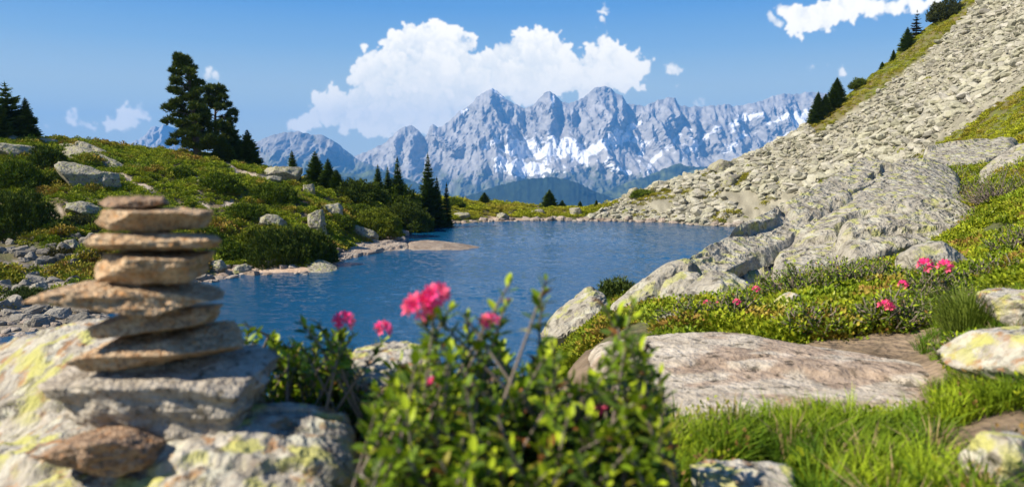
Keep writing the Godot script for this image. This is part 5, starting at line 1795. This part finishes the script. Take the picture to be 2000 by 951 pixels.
# ---------------------------------------------------------------- grass
func tuft_mesh(sd: int, blades: int, high: float, spread: float, wide: float) -> ArrayMesh:
	var r := RandomNumberGenerator.new()
	r.seed = sd
	var f := Foliage.new()
	for i in blades:
		var a := r.randf() * TAU
		var out := Vector3(cos(a), 0, sin(a))
		var p := out * r.randf() * spread * 0.35
		var h := high * r.randf_range(0.5, 1.1)
		var lean := spread * r.randf_range(0.1, 1.2)
		var side := Vector3(-out.z, 0, out.x).rotated(Vector3.UP, r.randf_range(-1, 1)) * wide
		var m := p + Vector3.UP * h * 0.6 + out * lean * 0.35
		var tip := p + Vector3.UP * h * r.randf_range(0.75, 1.0) + out * lean
		var c := Color(1, 1, 1) * r.randf_range(0.7, 1.3)
		if r.randf() < 0.05:
			c = Color(1.6, 1.2, 1.3)
		f.tri(p - side, p + side, m + side * 0.8, c)
		f.tri(p - side, m + side * 0.8, m - side * 0.8, c)
		f.tri(m - side * 0.8, m + side * 0.8, tip, c)
	return foliage_mesh(f)

func build_grass() -> void:
	var r := RandomNumberGenerator.new()
	r.seed = 600
	var kinds := []
	for i in 4:
		kinds.append(tuft_mesh(610 + i, 30, 0.19, 0.15, 0.0032))
	var places := [[], [], [], []]
	var colors := [[], [], [], []]
	var zone := fnl(66, 1.4, 3)
	var count := 0
	var tries := 0
	while count < 3000 and tries < 40000:
		tries += 1
		var px := r.randf_range(1040, 2150)
		var d := r.randf_range(1.5, 6.5)
		var x := (px - 1000.0) / F * d
		var p := Vector3(x, gy(x, -d), -d)
		var s := spot(p)
		var z := zone.get_noise_2d(p.x, p.z)
		var keep := false
		if d < 2.7:
			keep = px > 1150 or r.randf() < 0.3
		elif d < 4.4 and px > 1150:
			keep = px > 1840 + z * 120.0
		else:
			keep = px > 1560 + z * 200.0 and z > -0.25
		if (absf(s.x - 1450.0) < 120.0 and d < 2.15) or (absf(s.x - 1970.0) < 110.0 and d < 2.5 and d > 1.9):
			keep = false
		if not keep or z < -0.38:
			continue
		var k := r.randi() % 4
		var sc := r.randf_range(0.35, 1.15) * clampf(1.9 - d * 0.45, 0.5, 1.0)
		places[k].append(Transform3D(Basis(Vector3.UP, r.randf() * TAU).scaled(Vector3.ONE * sc), p - Vector3(0, 0.01, 0)))
		var c := Color(0.07, 0.14, 0.010).lerp(Color(0.25, 0.33, 0.016), clampf(0.45 + z * 1.8, 0, 1))
		if r.randf() < 0.05 or (z < -0.3 and r.randf() < 0.4):
			c = Color(0.33, 0.25, 0.12)
		colors[k].append(c * r.randf_range(0.8, 1.2))
		count += 1
	var holder := Node3D.new()
	holder.name = "grass"
	add_child(holder)
	tag(holder, "long green grass around the path slab in the foreground", "grass", "", "stuff")
	for k in 4:
		many("tufts", kinds[k], mats.grass_blade, places[k], colors[k], holder)
	# small leafy plants among the grass
	var weeds := [heath_clump(650, 60, 0.07, 0.08, 0.02), heath_clump(651, 50, 0.06, 0.10, 0.018)]
	var wp := [[], []]
	var wc := [[], []]
	for i in 420:
		var px := r.randf_range(1100, 2100)
		var d := r.randf_range(1.7, 2.75)
		var x := (px - 1000.0) / F * d
		if (absf(px - 1450.0) < 120.0 and d < 2.15) or zone.get_noise_2d(x + 30.0, d) < -0.1:
			continue
		var k := r.randi() % 2
		wp[k].append(Transform3D(Basis(Vector3.UP, r.randf() * TAU).scaled(Vector3.ONE * r.randf_range(0.6, 1.4)), Vector3(x, gy(x, -d) - 0.01, -d)))
		wc[k].append(Color(0.12, 0.19, 0.012).lerp(Color(0.30, 0.34, 0.02), r.randf()) if r.randf() < 0.85 else Color(0.24, 0.15, 0.05))
	var weed_holder := Node3D.new()
	weed_holder.name = "meadow_plants"
	add_child(weed_holder)
	tag(weed_holder, "small leafy plants growing among the foreground grass", "ground cover", "", "stuff")
	for k in 2:
		many("plants", weeds[k], mats.leaf_mass, wp[k], wc[k], weed_holder)
	var p := land(1890, 655, 3.9)
	var big := tuft_mesh(640, 900, 0.34, 0.26, 0.0024)
	var t := put("grass_tussock", big, null)
	var m: StandardMaterial3D = mats.grass_blade.duplicate()
	m.resource_name = "tussock_blade"
	m.albedo_color = srgb(0.15, 0.20, 0.03)
	t.material_override = m
	t.position = p - Vector3(0, 0.04, 0)
	tag(t, "big round grass tussock at the right beside the pale boulder", "grass tussock")
